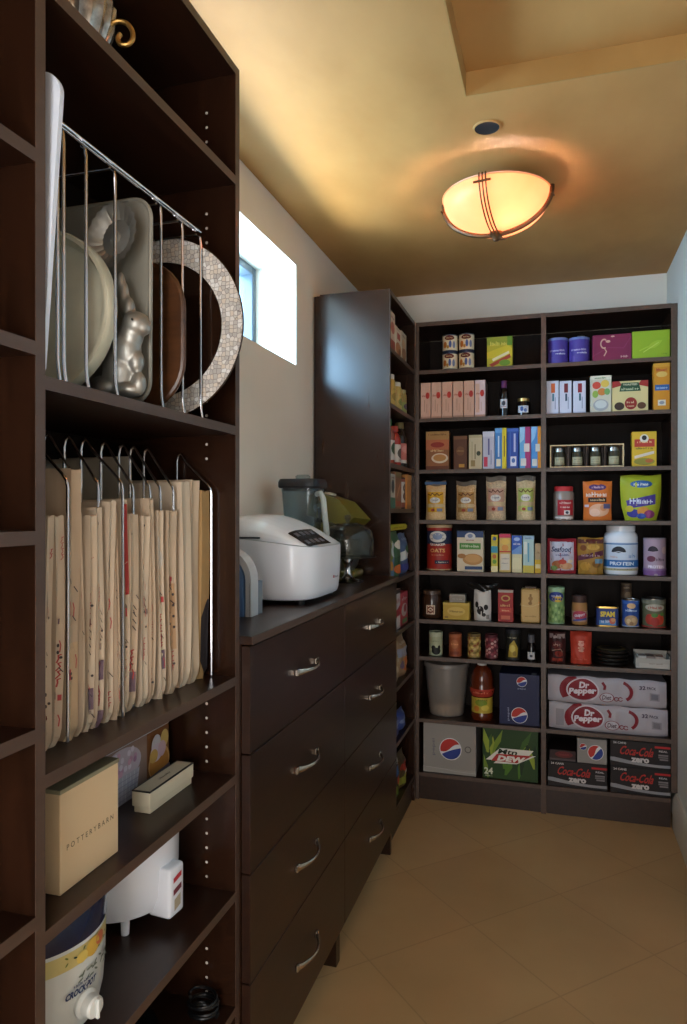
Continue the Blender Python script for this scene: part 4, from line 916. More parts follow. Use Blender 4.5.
r2, h2, loc2 = S_round(621.3, 632.2, 583.5, 5, .03 + 2 * r + .012)
tin('tall_can', r2, h2, '5c4c3c', [('rect', -1.57, .8, 1.57, .95, '4c3c30'), ('scrib', 0, .9, .6, .05, 'a08c70', 5), ('ell', .1, .7, .3, .1, '7c6850'), ('rect', -.4, .2, .4, .5, '84704c')], metal=P('6c5c48'), loc=loc2, label='tall slender brown can behind the blue bean can', cat='can')
r, h, loc = S_round(643, 667.4, 599, 5)
tin('tomato_can', r, h, '5c5c44', [('rect', -1.57, .82, 1.57, .95, '787868'), ('ell', 0, .70, .44, .12, 'a8a090'), ('scrib', 0, .70, .6, .08, '9c2c24', 7), ('ell', -.22, .30, .2, .18, 'a8382c'), ('ell', .2, .30, .2, .18, 'b4402c'), ('ell', 0, .22, .18, .15, '982c24'), ('ell', -.02, .44, .14, .07, '4c7434'), ('ell', .3, .48, .1, .06, '547c3c'), ('rect', -1.57, .02, 1.57, .07, '8c3028')], loc=loc, label='wide tomato can with red tomatoes on its label, beside the right wall', cat='can')
# --- right bay, seventh shelf
S_pouch('sauce_bag', 548.6, 565.8, 632.3, 6, .045, '3c1c1c', [('rect', -.44, .8, .44, .94, 'a08c88'), ('ell', 0, .58, .3, .14, '5c2424'), ('scrib', .0, .60, .5, .1, 'b89c8c', 4), ('ell', .1, .3, .24, .1, '7c2c24'), ('rect', -.3, .06, .3, .16, '8c3428'), ('line', [(-.3, .4), (.2, .46), (.3, .36)], .05, 'a08070')], 'dark red glossy sauce bag with crinkled silver top', seed=12, lump=.6, neck=.86)
S_pouch('sugar_bag', 570.4, 591.9, 632, 6, .05, 'b8402e', [('ell', 0, .62, .14, .07, 'd89c8c'), ('ell', 0, .50, .16, .05, 'd0907c'), ('ell', .0, .42, .12, .04, 'd89c8c'), ('rect', -.12, .68, .12, .72, 'd89c8c'), ('scrib', 0, .16, .6, .05, 'cc6c58', 7)], 'plain orange red bag with pale emblem', seed=13, lump=.5, neck=.86)
xc, y, z, w, hh = slot(594.7, 630.4, 646, 6, .03); Rp = w / 2
pl0 = None
for k in range(4):
    lc = (xc, y + Rp, z + k * .0175)
    lb = ('black round tin at the bottom of the stack of four', 'black round tin second from the bottom of the stack', 'black round tin third from the bottom of the stack', 'black round tin on top of the stack, its lid catching light')[k]
    if pl0 is None:
        pl0 = tag(MB().lathe([(0, .0), (Rp * .82, .0), (Rp * .97, .004), (Rp, .010), (Rp, .013), (Rp * .93, .0165), (Rp * .7, .017), (0, .017)], principled('black lacquer tin', '17120f', .3), 40).build('round_tin', None, lc), lb, 'tin', 'stack of black round tins')
    else:
        c = copy_thing(pl0); c.location = lc; c['label'] = lb
    if k == 3:
        b = MB(); b.lathe([(Rp * .62, .0174), (Rp * .80, .0178), (Rp * .82, .0172)], principled('gold rim', 'a08858', .4, .5), 40, mats=None); b.build('gold_ring', c)
xc, y, z, w, hh = slot(635.7, 671.4, 654, 6, .03); hh = max(hh, .05)
b = MB(); dd = .10; b.box(-w / 2, w / 2, -dd / 2, -dd / 2 + .003, 0, hh * .68, P('a8a49c')); b.box(-w / 2, w / 2, dd / 2 - .003, dd / 2, 0, hh, P('a8a49c')); b.box(-w / 2, -w / 2 + .003, -dd / 2 + .003, dd / 2 - .003, 0, hh * .85, P('98948c')); b.box(w / 2 - .003, w / 2, -dd / 2 + .003, dd / 2 - .003, 0, hh * .85, P('98948c')); b.box(-w / 2 + .003, w / 2 - .003, -dd / 2 + .003, dd / 2 - .003, 0, .003, P('98948c'))
decorate(b, [('rect', -.4, .06, .46, .34, 'b4b0a8'), ('scrib', .1, .34, .4, .12, '7c7870', 8)], w, hh, lambda u, v, o: (u, -dd / 2 - o, v))
tag(b.build('display_carton', None, (xc, y + dd / 2, z), smooth=0), 'open white display carton of packets near the right wall', 'carton', None)
p0 = None
for k in range(3):
    lc = (xc - w / 2 + .028 + k * (w - .03) / 3, y + dd / 2, z + .0036)
    lb = ('%s packet lying in the open white carton' % ('left white', 'middle', 'right')[k])
    c = carton('packet', .036, .07, hh * .72, ('c8c4bc', '8c7c74', 'a89c90')[k], topmarks=[('rect', -.4, .2, .4, .5, ('6c2c2c', '3c3430', '7c2c28')[k])], loc=lc, label=lb, cat='packet', group='packets in the white carton')

# --- shrink-wrapped drink packs, 32 cans each
def drpack(px0, px1, zb, h, label, dx):
    y = YB + .015; x0, x1 = x_at(px0, y), x_at(px1, y); x0 = max(x0, BAYS[1][0] + .001); x1 = min(x1, BAYS[1][1] - .001)
    w = x1 - x0; d = .25
    b = MB(); m = P('a8a3ab')
    def f(u, v):
        x = (u - .5) * w; k = abs(2 * u - 1) ** 8
        return (x, -d / 2 + .012 * k + .0035 * cos(u * 8 * 2 * pi) * (1 - abs(2 * v - 1)) + .012 * abs(2 * v - 1) ** 6, h * (v * (1 - .045 * k) + .022 * k) + .0025 * sin(u * 24 + dx * 9) * v)
    b.sheet(f, 64, 12, m)
    b.sheet(lambda u, v: (-(u - .5) * w, d / 2 - .012 * abs(2 * v - 1) ** 6, h * v * (1 - .03 * abs(2 * u - 1) ** 8)), 30, 6, m)
    b.sheet(lambda u, v: (((u - .5) * w), f(u, 1)[1] * (1 - v) + (d / 2 - .012) * v, f(u, 1)[2] * (1 - v) + h * v * (1 - .03 * abs(2 * u - 1) ** 8)), 64, 6, m)
    b.sheet(lambda u, v: (-((u - .5) * w), f(1 - u, 0)[1] * (1 - v) + (d / 2 - .012) * v, f(1 - u, 0)[2] * (1 - v)), 64, 4, m)
    for s in (0, 1): b.sheet(lambda u, v: (((s - .5) * w), f(s, v)[1] * (1 - u) + (d / 2 - .012) * u, f(s, v)[2] * (1 - u) + h * v * .97 * u), 6, 10, m)
    R_ = '7c1c28'; q = w / h
    sh = [('ring', -.20 + dx, .50, .115, .20, R_, 1.9, 3.7, 0.75), ('ell', -.20 + dx, .55, .135, .40, R_), ('ring', -.20 + dx, .52, .128, .142, 'c8c0c8', 0, 6.29, .75),
          ('text', 'Dr', -.185 + dx, .70, .085, .24, 'd8d0d8', {'bold': .05, 'slant': .1}), ('text', 'Pepper', -.20 + dx, .46, .235, .30, 'd8d0d8', {'bold': .05, 'slant': .1, 'rise': .06}),
          ('ell', .005 + dx, .30, .062, .17, 'b8b4bc'), ('ring', .005 + dx, .30, .055, .062, R_, 0, 6.29, .68), ('text', 'Diet', .005 + dx, .30, .075, .17, '4c2c38', {'bold': .02, 'slant': .15}),
          ('ring', .12 + dx, .55, .075, .105, R_, -1.0, 1.3, .9), ('line', [(-.03 + dx, .85), (-.01 + dx, .72), (-.015 + dx, .6)], .022, R_), ('ring', .085 + dx, .26, .013, .020, R_, .4, 6.0, 1.0), ('ring', .12 + dx, .26, .013, .020, R_, .4, 6.0, 1.0),
          ('text', '32', .30 + dx * .3, .74, .05, .14, '3c2c40', {'bold': .03}), ('text', 'PACK', .375 + dx * .3, .73, .075, .10, '3c2c40', {'bold': .02}), ('rect', .36 + dx * .2, .28, .44 + dx * .2, .56, '8c868e'), ('rect', .372 + dx * .2, .32, .428 + dx * .2, .52, '6c6870')]
    if dx > .01: sh.append(('rect', -.44, .16, -.37, .78, '8c8890'))
    def mp(u, v, o):
        p = f(min(1, max(0, u / w + .5)), min(1, max(0, v / h))); return (u, p[1] - o, p[2])
    decorate(b, sh, w, h, mp, L=.012, off0=.0008)
    return tag(b.build('drink_pack', None, ((x0 + x1) / 2, y + d / 2, zb), recalc=False, smooth=50), label, 'drink pack', 'two shrink-wrapped drink packs')
zb = BZ[7] + GAP
drpack(549, 668.3, zb, .122, 'grey shrink-wrapped soft drink pack, the lower one, with a pale patch at its left', .035)
drpack(548, 667, zb + .1255, .122, 'grey shrink-wrapped soft drink pack lying on top of the other one', 0)

# --- black and red cola cases
def zero_case(px0, px1, zb, h, label):
    y = YB + .012; x0, x1 = x_at(px0, y), x_at(px1, y); x1 = min(x1, BAYS[1][1] - .001); x0 = max(x0, BAYS[1][0] + .001); w = x1 - x0
    wave = [(-.5, .34)] + [(-.5 + k / 12, .34 - .20 * sin(pi * min(1, k / 12 * .62)) + .03) for k in range(1, 13)]
    wave2 = [(-.5 + k / 12, .20 - .13 * sin(pi * min(1, k / 12 * .6))) for k in range(12, -1, -1)]
    fr_ = [('poly', wave + wave2, '8c8c90'), ('rect', -.5, 0, .5, .05, '131012'), ('text', 'Coca-Cola', -.05, .62, .56, .34, 'a82c24', {'bold': .02, 'slant': .35, 'rise': -.02}), ('text', 'zero', .0, .29, .30, .18, 'c4c0c0', {'bold': .05}),
           ('text', '24 CANS', -.34, .90, .22, .08, 'c4c0c0', {'bold': .02}), ('rect', .24, .80, .5, .88, 'a82424'), ('text', 'REAL', .38, .70, .14, .07, 'b8b4b4'), ('rect', .30, .52, .46, .58, '787274'), ('rect', .30, .44, .46, .50, '6c6668'), ('rect', .32, .36, .46, .42, '787274')]
    return carton('cola_case', w, .25, h, '1a1314', fr_, loc=((x0 + x1) / 2, y + .125, zb), label=label, cat='case', group='black and red cola cases')
zb = BZ[8] + GAP
zero_case(548, 607.2, zb, .116, 'black and red cola case on the bottom shelf, left one, below the small grey case')
zero_case(610.5, 673, zb, .118, 'black and red cola case on the bottom shelf, right one of the lowest pair')
zero_case(610.2, 672, zb + .1190, .118, 'black and red cola case stacked on the right hand one')
y = YB + .012; x0, x1 = x_at(577.2, y), x_at(607, y); w = x1 - x0; hh = .112
carton('cola_box', w, .13, hh, '8c8884', globe(.12, .46, .25, w / hh, .8) + globe(-.3, .66, .11, w / hh, .2), loc=((x0 + x1) / 2, y + .068, zb + .1166), label='small grey cola box with round emblems on top of the black case', cat='case')
x0b, x1b = x_at(549.5, y), x_at(575.8, y)
carton('cola_tray', x1b - x0b, .16, .048, '2c1a1a', [('rect', -.5, 0, .5, .2, '4c4446'), ('ell', .05, .6, .34, .3, '5c1c1c'), ('scrib', .05, .6, .4, .2, '7c3030', 5)], top='241818', loc=((x0b + x1b) / 2, y + .085, zb + .1166), label='low dark carton lying on the left black cola case', cat='carton')

# ---------------------------------------------------------------- corner shelving: what stands on it (fronts face the aisle)
def cslot(px0, px1, yt, row, back=.015):
    x = XTC - back; y0, y1 = y_at(px0, x), y_at(px1, x); z = CZ[row] + GAP
    y0 = max(y0, YC0 + .003); y1 = min(y1, YC1 - .021)
    top = (CZ[row - 1] if row else ZS) - .022
    return x, (y0 + y1) / 2, z, y1 - y0, min(z_at(yt, x, (y0 + y1) / 2), top) - z
def C_box(name, px0, px1, yt, row, d, col, front, label, cat='box', back=.015, **kw):
    x, y, z, w, h = cslot(px0, px1, yt, row, back)
    return carton(name, w, d, h, col, front, loc=(x - d / 2, y, z), rot=pi / 2, label=label, cat=cat, **kw)
def C_pouch(name, px0, px1, yt, row, d, col, front, label, cat='bag', back=.015, **kw):
    x, y, z, w, h = cslot(px0, px1, yt, row, back)
    return pouch(name, w, d, h, col, front, loc=(x - d / 2, y, z), rot=pi / 2, label=label, cat=cat, **kw)
def C_round(px, r, h, row, back=.02):
    x = XTC - back - r; return (x, y_at(px, XTC - back - r * .3), CZ[row] + GAP)

sp = lambda c1, c2, c3: [('ell', 0, .5, .4, .2, c1), ('rect', -.3, .1, .3, .3, c2), ('scrib', 0, .78, .7, .1, c3, 6), ('ell', .15, .55, .15, .1, c2)]
C_box('cracker_box', 390.2, 395.0, 312, 0, .06, 'c8b8a0', [('rect', -.5, .0, .5, .3, '8c4434'), ('ell', 0, .6, .4, .15, 'a05844'), ('scrib', 0, .86, .7, .08, '6c3c34', 5)], 'tall cream and red box on the top corner shelf, nearest the side panel')
C_box('cracker_box', 395.3, 401.2, 328, 0, .06, 'ccc0a8', [('rect', -.2, .6, .3, .82, 'a03c30'), ('ell', .0, .3, .44, .2, 'a8744c'), ('ell', .2, .2, .2, .12, '7c5030'), ('scrib', 0, .92, .6, .05, '7c6450', 6)], 'cream box with small red square on the top corner shelf')
C_box('cracker_box', 401.5, 406.4, 333, 0, .06, 'b8a890', [('ell', .0, .3, .4, .2, '8c6444'), ('ell', -.1, .6, .3, .15, 'c8a078'), ('scrib', 0, .86, .7, .08, '6c4434', 6), ('rect', -.4, .02, .4, .12, '7c4834')], 'tan picture box on the top corner shelf, farthest from the side panel')
def sauce(px, row, r, h, col, lab, cap, label, marks, rel_neck=.8, name='sauce_bottle'):
    loc = C_round(px, r, h, row)
    o = round_pack(name, [(0, 0), (r * .95, .001), (r, .005), (r, h * .66), (r * .7, h * rel_neck), (r * .5, h * (rel_neck + .04)), (r * .5, h * .9), (0, h * .9)], col if not isinstance(col, str) else principled('sauce ' + col, col, .2), [('rect', -.9, .12, .9, .6, lab)] + marks, loc=loc, rot=pi / 2, label=label, cat='bottle')
    lid_on(o, r * .62, h * .87, h, P(cap), 'cap')
    return o
def squat(px, row, r, h, col, cap, label, marks):
    loc = C_round(px, r, h, row)
    o = round_pack('sauce_jar', [(0, 0), (r * .95, .001), (r, .006), (r, h * .78), (r * .85, h * .86), (0, h * .86)], principled('sauce ' + col, col, .3), marks, loc=loc, rot=pi / 2, label=label, cat='jar')
    lid_on(o, r * .86, h * .85, h, P(cap))
    return o
mk = lambda a, b_: [('rect', -.9, .15, .9, .6, a), ('ell', 0, .4, .4, .14, b_), ('scrib', 0, .66, .6, .06, b_, 5)]
squat(393.0, 1, .034, .150, 'b89848', 'd0ccc0', 'yellow jar with white lid on the second corner shelf, nearest the side panel', mk('c0a458', '8c7434'))
squat(399.4, 1, .034, .138, 'b89c54', 'd0ccc0', 'yellow jar with white lid on the second corner shelf, middle one', mk('bca45c', '7c8444'))
squat(404.6, 1, .032, .122, '9c8444', 'b0a070', 'yellow and green jar on the second corner shelf, farthest one', mk('8c9450', '4c3c54'))
sauce(392.3, 2, .032, .20, '8c4434', 'c8c0b8', '2c7c3c', 'green capped sauce bottle on the third corner shelf', [('ell', 0, .4, .4, .15, '3c4c34'), ('ell', .3, .25, .2, .1, 'b05040')])
sauce(398.6, 2, .033, .185, '9c2c20', 'c4bcb0', 'b03a2c', 'red capped ketchup bottle on the third corner shelf', [('ell', 0, .36, .4, .14, '4c4038'), ('rect', -.3, .14, .3, .22, 'b0a498')])
sauce(404.2, 2, .034, .215, '2c1c14', 'b8685c', '6c5c34', 'dark tall sauce bottle with pink label on the third corner shelf', [('rect', -.9, .12, .9, .2, 'd0c4bc'), ('ell', 0, .46, .5, .1, 'c88478')])
C_box('rice_box', 390.4, 395.2, 474, 3, .06, 'b0a898', [('rect', -.5, .0, .5, .32, '3c6c58'), ('ell', 0, .64, .3, .2, '3c3c3c'), ('scrib', 0, .9, .6, .06, '6c4c3c', 5)], 'white and green box on the fourth corner shelf, nearest the side panel')
C_box('rice_box', 395.5, 401.4, 472, 3, .06, '8c5c40', [('rect', -.5, .84, .5, 1, '7c6440'), ('line', [(-.3, .3), (.3, .7)], .12, 'b07858'), ('rect', -.4, .06, .4, .2, 'a04c34')], 'terracotta coloured box on the fourth corner shelf')
r = .027
o = tin('canister', r, .145, '8c4c3c', [('rect', -.9, .2, .9, .86, 'b8b0a8'), ('ell', 0, .66, .34, .14, '5c4840'), ('ell', 0, .40, .34, .14, '5c3c34')], metal=P('3c2c28'), loc=C_round(403.2, r, .145, 3), rot=pi / 2, label='white labelled round canister on the fourth corner shelf', cat='can')
C_box('rice_box', 407.0, 411.6, 475, 3, .05, 'b87838', [('rect', -.5, .0, .5, .1, '9c6030'), ('rect', -.5, .86, .5, 1, 'c88c4c')], 'plain orange box on the fourth corner shelf, farthest one')
S3 = [('poly', [(-.5, .2), (.1, .5), (.5, .3), (.5, .0), (-.5, 0)], '4c6c8c'), ('ell', .1, .62, .3, .16, 'a8b0b0'), ('scrib', 0, .8, .6, .08, 'd0d0c8', 5), ('ell', -.2, .28, .2, .1, 'b8863c')]
C_pouch('snack_bag', 390.6, 395.8, 533, 4, .06, '6c7434', S3, 'olive snack bag on the fifth corner shelf, nearest the side panel', seed=21)
C_pouch('snack_bag', 396.4, 402.8, 531, 4, .06, '3c5c40', [('ell', 0, .7, .34, .1, 'c8c4b8'), ('poly', [(-.5, .4), (.5, .5), (.5, .3), (-.5, .24)], '2c4c34'), ('ell', -.1, .16, .3, .1, 'b8602c'), ('rect', .16, .06, .44, .24, '3c4c8c')], 'green snack bag with white oval and orange patch, fifth corner shelf', seed=22)
C_pouch('snack_bag', 403.6, 410.4, 533, 4, .06, '4c5c7c', [('poly', [(-.5, .5), (.5, .74), (.5, .44), (-.5, .3)], 'c8c8c4'), ('ell', .1, .6, .2, .1, '3c5c3c'), ('rect', -.4, .08, .3, .24, '3c4488'), ('scrib', 0, .86, .6, .07, '8c98b0', 5)], 'slate blue snack bag with white band, fifth corner shelf', seed=23)
x, y, z, w, h = cslot(390.6, 410.4, 531, 4)
zt_ = max(max((o_.matrix_basis @ v_.co).z for v_ in o_.data.vertices) for o_ in COL.objects if o_.name.startswith('snack_bag') and abs(o_.location.z - z) < .001)
carton('snack_packet', w * .86, .05, .026, 'c8b428', [('scrib', 0, .5, .6, .4, 'a08c20', 9)], loc=(x - .034, y, zt_ + .001), rot=pi / 2, label='yellow packet lying across the tops of the snack bags', cat='packet', bev=.008)
C_box('mix_box', 393.4, 400.4, 590, 5, .06, 'c0b4b4', [('rect', -.5, .90, .5, 1, '3c3434'), ('scrib', .0, .74, .7, .16, '9c2c34', 4), ('poly', [(-.5, .42), (.5, .6), (.5, .36), (-.5, .2)], '8c2430'), ('ell', .1, .2, .3, .14, 'd0c8c4'), ('rect', -.5, 0, -.2, .2, '6c2430')], 'white and red mix box on the sixth corner shelf, nearer one')
C_box('mix_box', 400.8, 407.6, 592, 5, .06, 'a83440', [('scrib', .0, .82, .7, .14, 'd0c4c4', 4), ('ell', 0, .46, .4, .2, 'b8b0ac'), ('ell', .1, .5, .2, .12, '8c2430'), ('rect', -.3, .06, .4, .2, '5c7c4c')], 'red and white mix box on the sixth corner shelf, farther one')
C_pouch('flour_bag', 393.2, 400.4, 646, 6, .07, 'a89478', [('ell', 0, .5, .3, .2, 'b8a488'), ('scrib', 0, .5, .4, .1, '8c7858', 5)], 'tan flour bag on the seventh corner shelf', seed=25, lump=.5)
C_pouch('snack_bag', 401.2, 409.2, 636, 6, .07, '9c7c5c', [('ell', .1, .28, .34, .18, 'b8602c'), ('rect', -.4, .5, .3, .72, '8c8c9c'), ('ell', -.2, .3, .16, .1, '6c5c78'), ('scrib', 0, .84, .6, .07, 'c0b098', 5)], 'tan snack bag with orange patch, seventh corner shelf', seed=26, lump=.4)
C_pouch('cookie_bag', 394.2, 400.6, 712, 7, .06, '34447c', [('ell', 0, .5, .34, .16, '6c78a0'), ('scrib', 0, .5, .5, .1, '98a0b8', 5)], 'blue cookie bag on the eighth corner shelf, nearer one', seed=27)
C_pouch('cookie_bag', 401.2, 407.4, 710, 7, .06, '3c4c88', [('ell', 0, .44, .34, .14, '7c88ac'), ('line', [(.2, .6), (.2, .9)], .1, '7c88a8')], 'blue cookie bag on the eighth corner shelf, farther one', seed=28)
C_pouch('chip_bag', 394.6, 401.0, 752, 8, .06, '24241f', [('ell', 0, .6, .36, .12, '3c5c8c'), ('ell', .2, .36, .2, .1, 'b04030'), ('scrib', 0, .8, .5, .1, 'b8b4a8', 5), ('ell', -.2, .2, .2, .1, '6c7c34')], 'black chip bag with blue oval on the bottom corner shelf', seed=29, lump=.5)
C_pouch('chip_bag', 401.8, 408.0, 752, 8, .06, '4c3c24', [('ell', 0, .6, .36, .14, '9c3428'), ('poly', [(-.5, .3), (.5, .4), (.5, .1), (-.5, .1)], '8c9038'), ('ell', .2, .4, .2, .1, 'b8b09c')], 'brown chip bag with red and green marks on the bottom corner shelf', seed=30, lump=.5)

# ---------------------------------------------------------------- tower: platters in a wire rack
rk = thing('platter_rack', 'chrome wire rack holding trays and platters upright on the tower shelf', 'rack', (-.80, 1.0, TZ[1] + GAP))
def at_rack(o): return rel(o, rk)
RZ0, RZ1, RF, RBK = TZ[1] + .003, 1.940, -.660, -.972
b = MB()
for x in (RF, RF - .012, RBK):
    b = MB(); b.tube([(x, .826, RZ1 + (.0 if x != RF - .012 else .004)), (x, 1.236, RZ1 + (.0 if x != RF - .012 else .004))], .0022, CHROME, 8); at_rack(b.build('top_rail', None))
for px in (53, 63.6, 86, 115, 161, 182.4, 200.6):
    yy = max(y_at(px, RF), .8245); b = MB()
    zt = RZ1 - .004
    back = [(RBK + .008, yy, zt), (RBK, yy, zt - .008), (RBK, yy, RZ0 - .0015)] if yy > .93 else []
    b.tube([(RF + .004, yy, RZ0 - .0015), (RF + .0015, yy, RZ0 + .012), (RF, yy, RZ0 + .03), (RF, yy, zt - .02), (RF - .0015, yy, zt - .006), (RF - .008, yy, zt)] + back, .0025, CHROME, 10)
    at_rack(b.build('divider', None))

ZP = TZ[1] + GAP
# white board leaning in the corner
b = MB(); bw, bh, bt = .285, .418, .008
poly = [(-bw / 2, 0), (bw / 2 - .01, 0), (bw / 2, .01)] + [(bw / 2 - .035 + .035 * cos(a), bh - .035 + .035 * sin(a)) for a in [pi / 2 * k / 8 for k in range(9)]] + [(-bw / 2 + .035 - .035 * sin(a), bh - .035 + .035 * cos(a)) for a in [pi / 2 * k / 8 for k in range(9)]]
b.prism(poly, -bt / 2, bt / 2, principled('white plastic board', 'dce6f4', .35))
tag(b.build('cutting_board', None, (-.7975, .7915, ZP + .0062), (radians(-2.7), radians(2.2), 0)), 'tall white cutting board leaning in the rack beside the tower panel', 'cutting board')
# round cream baking stone
stone = mottled('cream stoneware', 'c8c4ac', 'd4d0b8', 20, .6)
Rr = .137
def disc(prof, mat, yc, xc, zc, mats=None, n=56, lean=0.0, flute=None):
    b = MB(); xf = Matrix.Translation((0, 0, 0)) @ Matrix.Rotation(pi / 2, 4, 'X')
    b.lathe(prof, mat, n, mats=mats, xf=xf)
    return b
b = disc([(0, -.006), (Rr * .86, -.006), (Rr * .97, -.004), (Rr, .002), (Rr, .020), (Rr * .985, .024), (Rr * .94, .024), (Rr * .92, .012), (Rr * .88, .006), (0, .006)], stone, 0, 0, 0)
tag(b.build('baking_stone', None, (-.802, .974, ZP + Rr + .001), (radians(-2), 0, 0)), 'round cream baking stone with raised rim standing in the platter rack', 'baking stone')
# grey sheet pan
sheet = principled('grey non-stick pan', '8f8c80', .45, .3)
b = MB(); pw, ph, r_ = .30, .347, .035
def rrect(w_, h_, r_, z0=0):
    out = []
    for cx_, cz_, a0 in ((w_ / 2 - r_, h_ - r_, 0), (-w_ / 2 + r_, h_ - r_, pi / 2), (-w_ / 2 + r_, r_, pi), (w_ / 2 - r_, r_, 1.5 * pi)):
        for k in range(9):
            a = a0 + pi / 2 * k / 8; out.append((cx_ + r_ * cos(a), z0 + cz_ + r_ * sin(a)))
    return out
b.prism(rrect(pw, ph, r_), -.002, .002, sheet)
rim = rrect(pw, ph, r_)
b.tube([(x, 0, z) for x, z in rim], .004, sheet, 8, closed=True)
tag(b.build('sheet_pan', None, (-.657 - pw / 2, 1.052, ZP + .0042), (radians(-.6), 0, 0)), 'grey rectangular sheet pan with rounded corners standing behind the rabbit mould', 'sheet pan')
# rabbit cake mould and fluted tin
PEWTER = mottled('dull cast aluminium', '8c8a84', 'a4a29a', 24, .42, metal=.75)
YR_ = 1.012
def rx(px): return x_at(px, YR_)
def rz(py, px): return z_at(py, x_at(px, YR_), YR_)
parts = [(119, 370, 17, 25), (126, 350, 15, 22), (131, 336, 12, 15), (136, 325, 13.5, 13), (143, 328, 8, 8), (124, 300, 5.5, 19), (121, 289, 5, 17), (129, 309, 6, 12), (108, 389, 18, 11), (128, 391, 16, 8), (100, 385, 9, 9), (136, 362, 8, 12), (139, 384, 7, 12)]
bm = bmesh.new()
sc_ = 1.175 / FPX
for (qx, qy, ax, ay) in parts:
    m4 = Matrix.Translation((rx(qx), 0, rz(qy, qx))) @ Matrix.Diagonal((ax * sc_ * 1.05, min(ax * sc_ * 1.0, .022), ay * sc_, 1))
    bmesh.ops.create_icosphere(bm, subdivisions=3, radius=1, matrix=m4)
zmin = min(v.co.z for v in bm.verts)
for v in bm.verts:
    if v.co.z < ZP + .004: v.co.z = ZP + .001
    v.co.x -= rx(122); v.co.z -= ZP
me = bpy.data.meshes.new('rabbit_mould'); bm.to_mesh(me); bm.free(); me.materials.append(PEWTER)
ob = bpy.data.objects.new('rabbit_mould', me); COL.objects.link(ob)
md = ob.modifiers.new('remesh', 'REMESH'); md.mode = 'VOXEL'; md.voxel_size = .0022; md.use_smooth_shade = True
md = ob.modifiers.new('smooth', 'SMOOTH'); md.iterations = 8; md.factor = .6
dg = bpy.context.evaluated_depsgraph_get(); me2 = bpy.data.meshes.new_from_object(ob.evaluated_get(dg))
ob.modifiers.clear(); ob.data = me2; bpy.data.meshes.remove(me); me2.name = 'rabbit_mould'
ob.location = (rx(122), YR_, ZP + .0006)
tag(ob, 'pewter coloured sitting rabbit cake mould standing before the grey sheet pan', 'cake mould')
bj = MB(); bj.lathe([(.0, -.001), (.0022, -.0005), (.0015, .0012), (0, .0018)], BLACK, 10, xf=Matrix.Translation((rx(140) - rx(122), -.0225, rz(323, 140) - ZP)) @ Matrix.Rotation(pi / 2, 4, 'X')); bj.build('eye', ob)
b = MB(); xf = Matrix.Rotation(pi / 2, 4, 'X')
b.lathe([(0, -.004), (.028, -.004), (.036, .002), (.047, .012), (.049, .014), (.047, .0135), (.034, .004), (.027, -.001), (.010, .001), (.008, .004), (0, .005)], PEWTER, 44, xf=Matrix.Rotation(radians(28), 4, 'Y') @ Matrix.Diagonal((.92, 1, 1.12, 1)) @ Matrix.Rotation(pi / 2, 4, 'X'), flute=.035)
zt = rz(248, 113) - ZP
tag(b.build('fluted_tin', None, (rx(113), 1.020, rz(236, 113))), 'small oval fluted tart tin leaning on the grey sheet pan above the rabbit', 'tart tin')
# brown wooden board, round charger
WALN = mottled('walnut tray', '38200f', '54331a', 12, .35, (1, 1, 4))
b = MB(); b.prism(rrect(.21, .262, .085), -.006, .006, WALN)
b.tube([(x, 0, z) for x, z in rrect(.21, .262, .085)], .0062, WALN, 8, closed=True)
tag(b.build('wooden_tray', None, (-.640 - .105, 1.132, ZP + .0064)), 'dark brown rounded wooden tray standing between the sheet pan and the round charger', 'tray')
# charger: mother-of-pearl mosaic rim round a dark glossy centre
def pearl():
    m = bpy.data.materials.new('pearl mosaic'); m.use_nodes = True; N, L = nodes_of(m); bs = N['Principled BSDF']
    tc = N.new('ShaderNodeTexCoord'); vo = N.new('ShaderNodeTexVoronoi'); vo.inputs['Scale'].default_value = 118; vo.inputs['Randomness'].default_value = .55
    vd = N.new('ShaderNodeTexVoronoi'); vd.feature = 'DISTANCE_TO_EDGE'; vd.inputs['Scale'].default_value = 118; vd.inputs['Randomness'].default_value = .55
    cr = N.new('ShaderNodeValToRGB'); e = cr.color_ramp.elements
    e[0].position = .1; e[0].color = rgb('c4c0bc'); e[1].position = .9; e[1].color = rgb('f0f0ee')
    k = e.new(.4); k.color = rgb('dedad2'); k = e.new(.6); k.color = rgb('e0d4c4')
    sep = N.new('ShaderNodeSeparateColor'); L.new(vo.outputs['Color'], sep.inputs[0]); L.new(sep.outputs[0], cr.inputs['Fac'])
    c2 = N.new('ShaderNodeValToRGB'); c2.color_ramp.elements[0].color = (.22, .2, .18, 1); c2.color_ramp.elements[1].position = .09; c2.color_ramp.elements[1].color = (1, 1, 1, 1)
    L.new(vd.outputs['Distance'], c2.inputs['Fac'])
    mx = N.new('ShaderNodeMix'); mx.data_type = 'RGBA'; mx.blend_type = 'MULTIPLY'; mx.inputs[0].default_value = .85
    L.new(cr.outputs['Color'], mx.inputs[6]); L.new(c2.outputs['Color'], mx.inputs[7]); L.new(mx.outputs[2], bs.inputs['Base Color'])
    L.new(tc.outputs['Object'], vo.inputs['Vector']); L.new(tc.outputs['Object'], vd.inputs['Vector'])
    bp = N.new('ShaderNodeBump'); bp.inputs['Strength'].default_value = .5; bp.inputs['Distance'].default_value = .002
    L.new(c2.outputs['Color'], bp.inputs['Height']); L.new(bp.outputs['Normal'], bs.inputs['Normal'])
    bs.inputs['Roughness'].default_value = .22; bs.inputs['Coat Weight'].default_value = .5
    return m
PEARL = pearl(); LACQ = mottled('dark brown lacquer', '1c110c', '2c1a10', 7, .15, coat=.6)
Rc = .180
xf = Matrix.Rotation(pi / 2, 4, 'X')
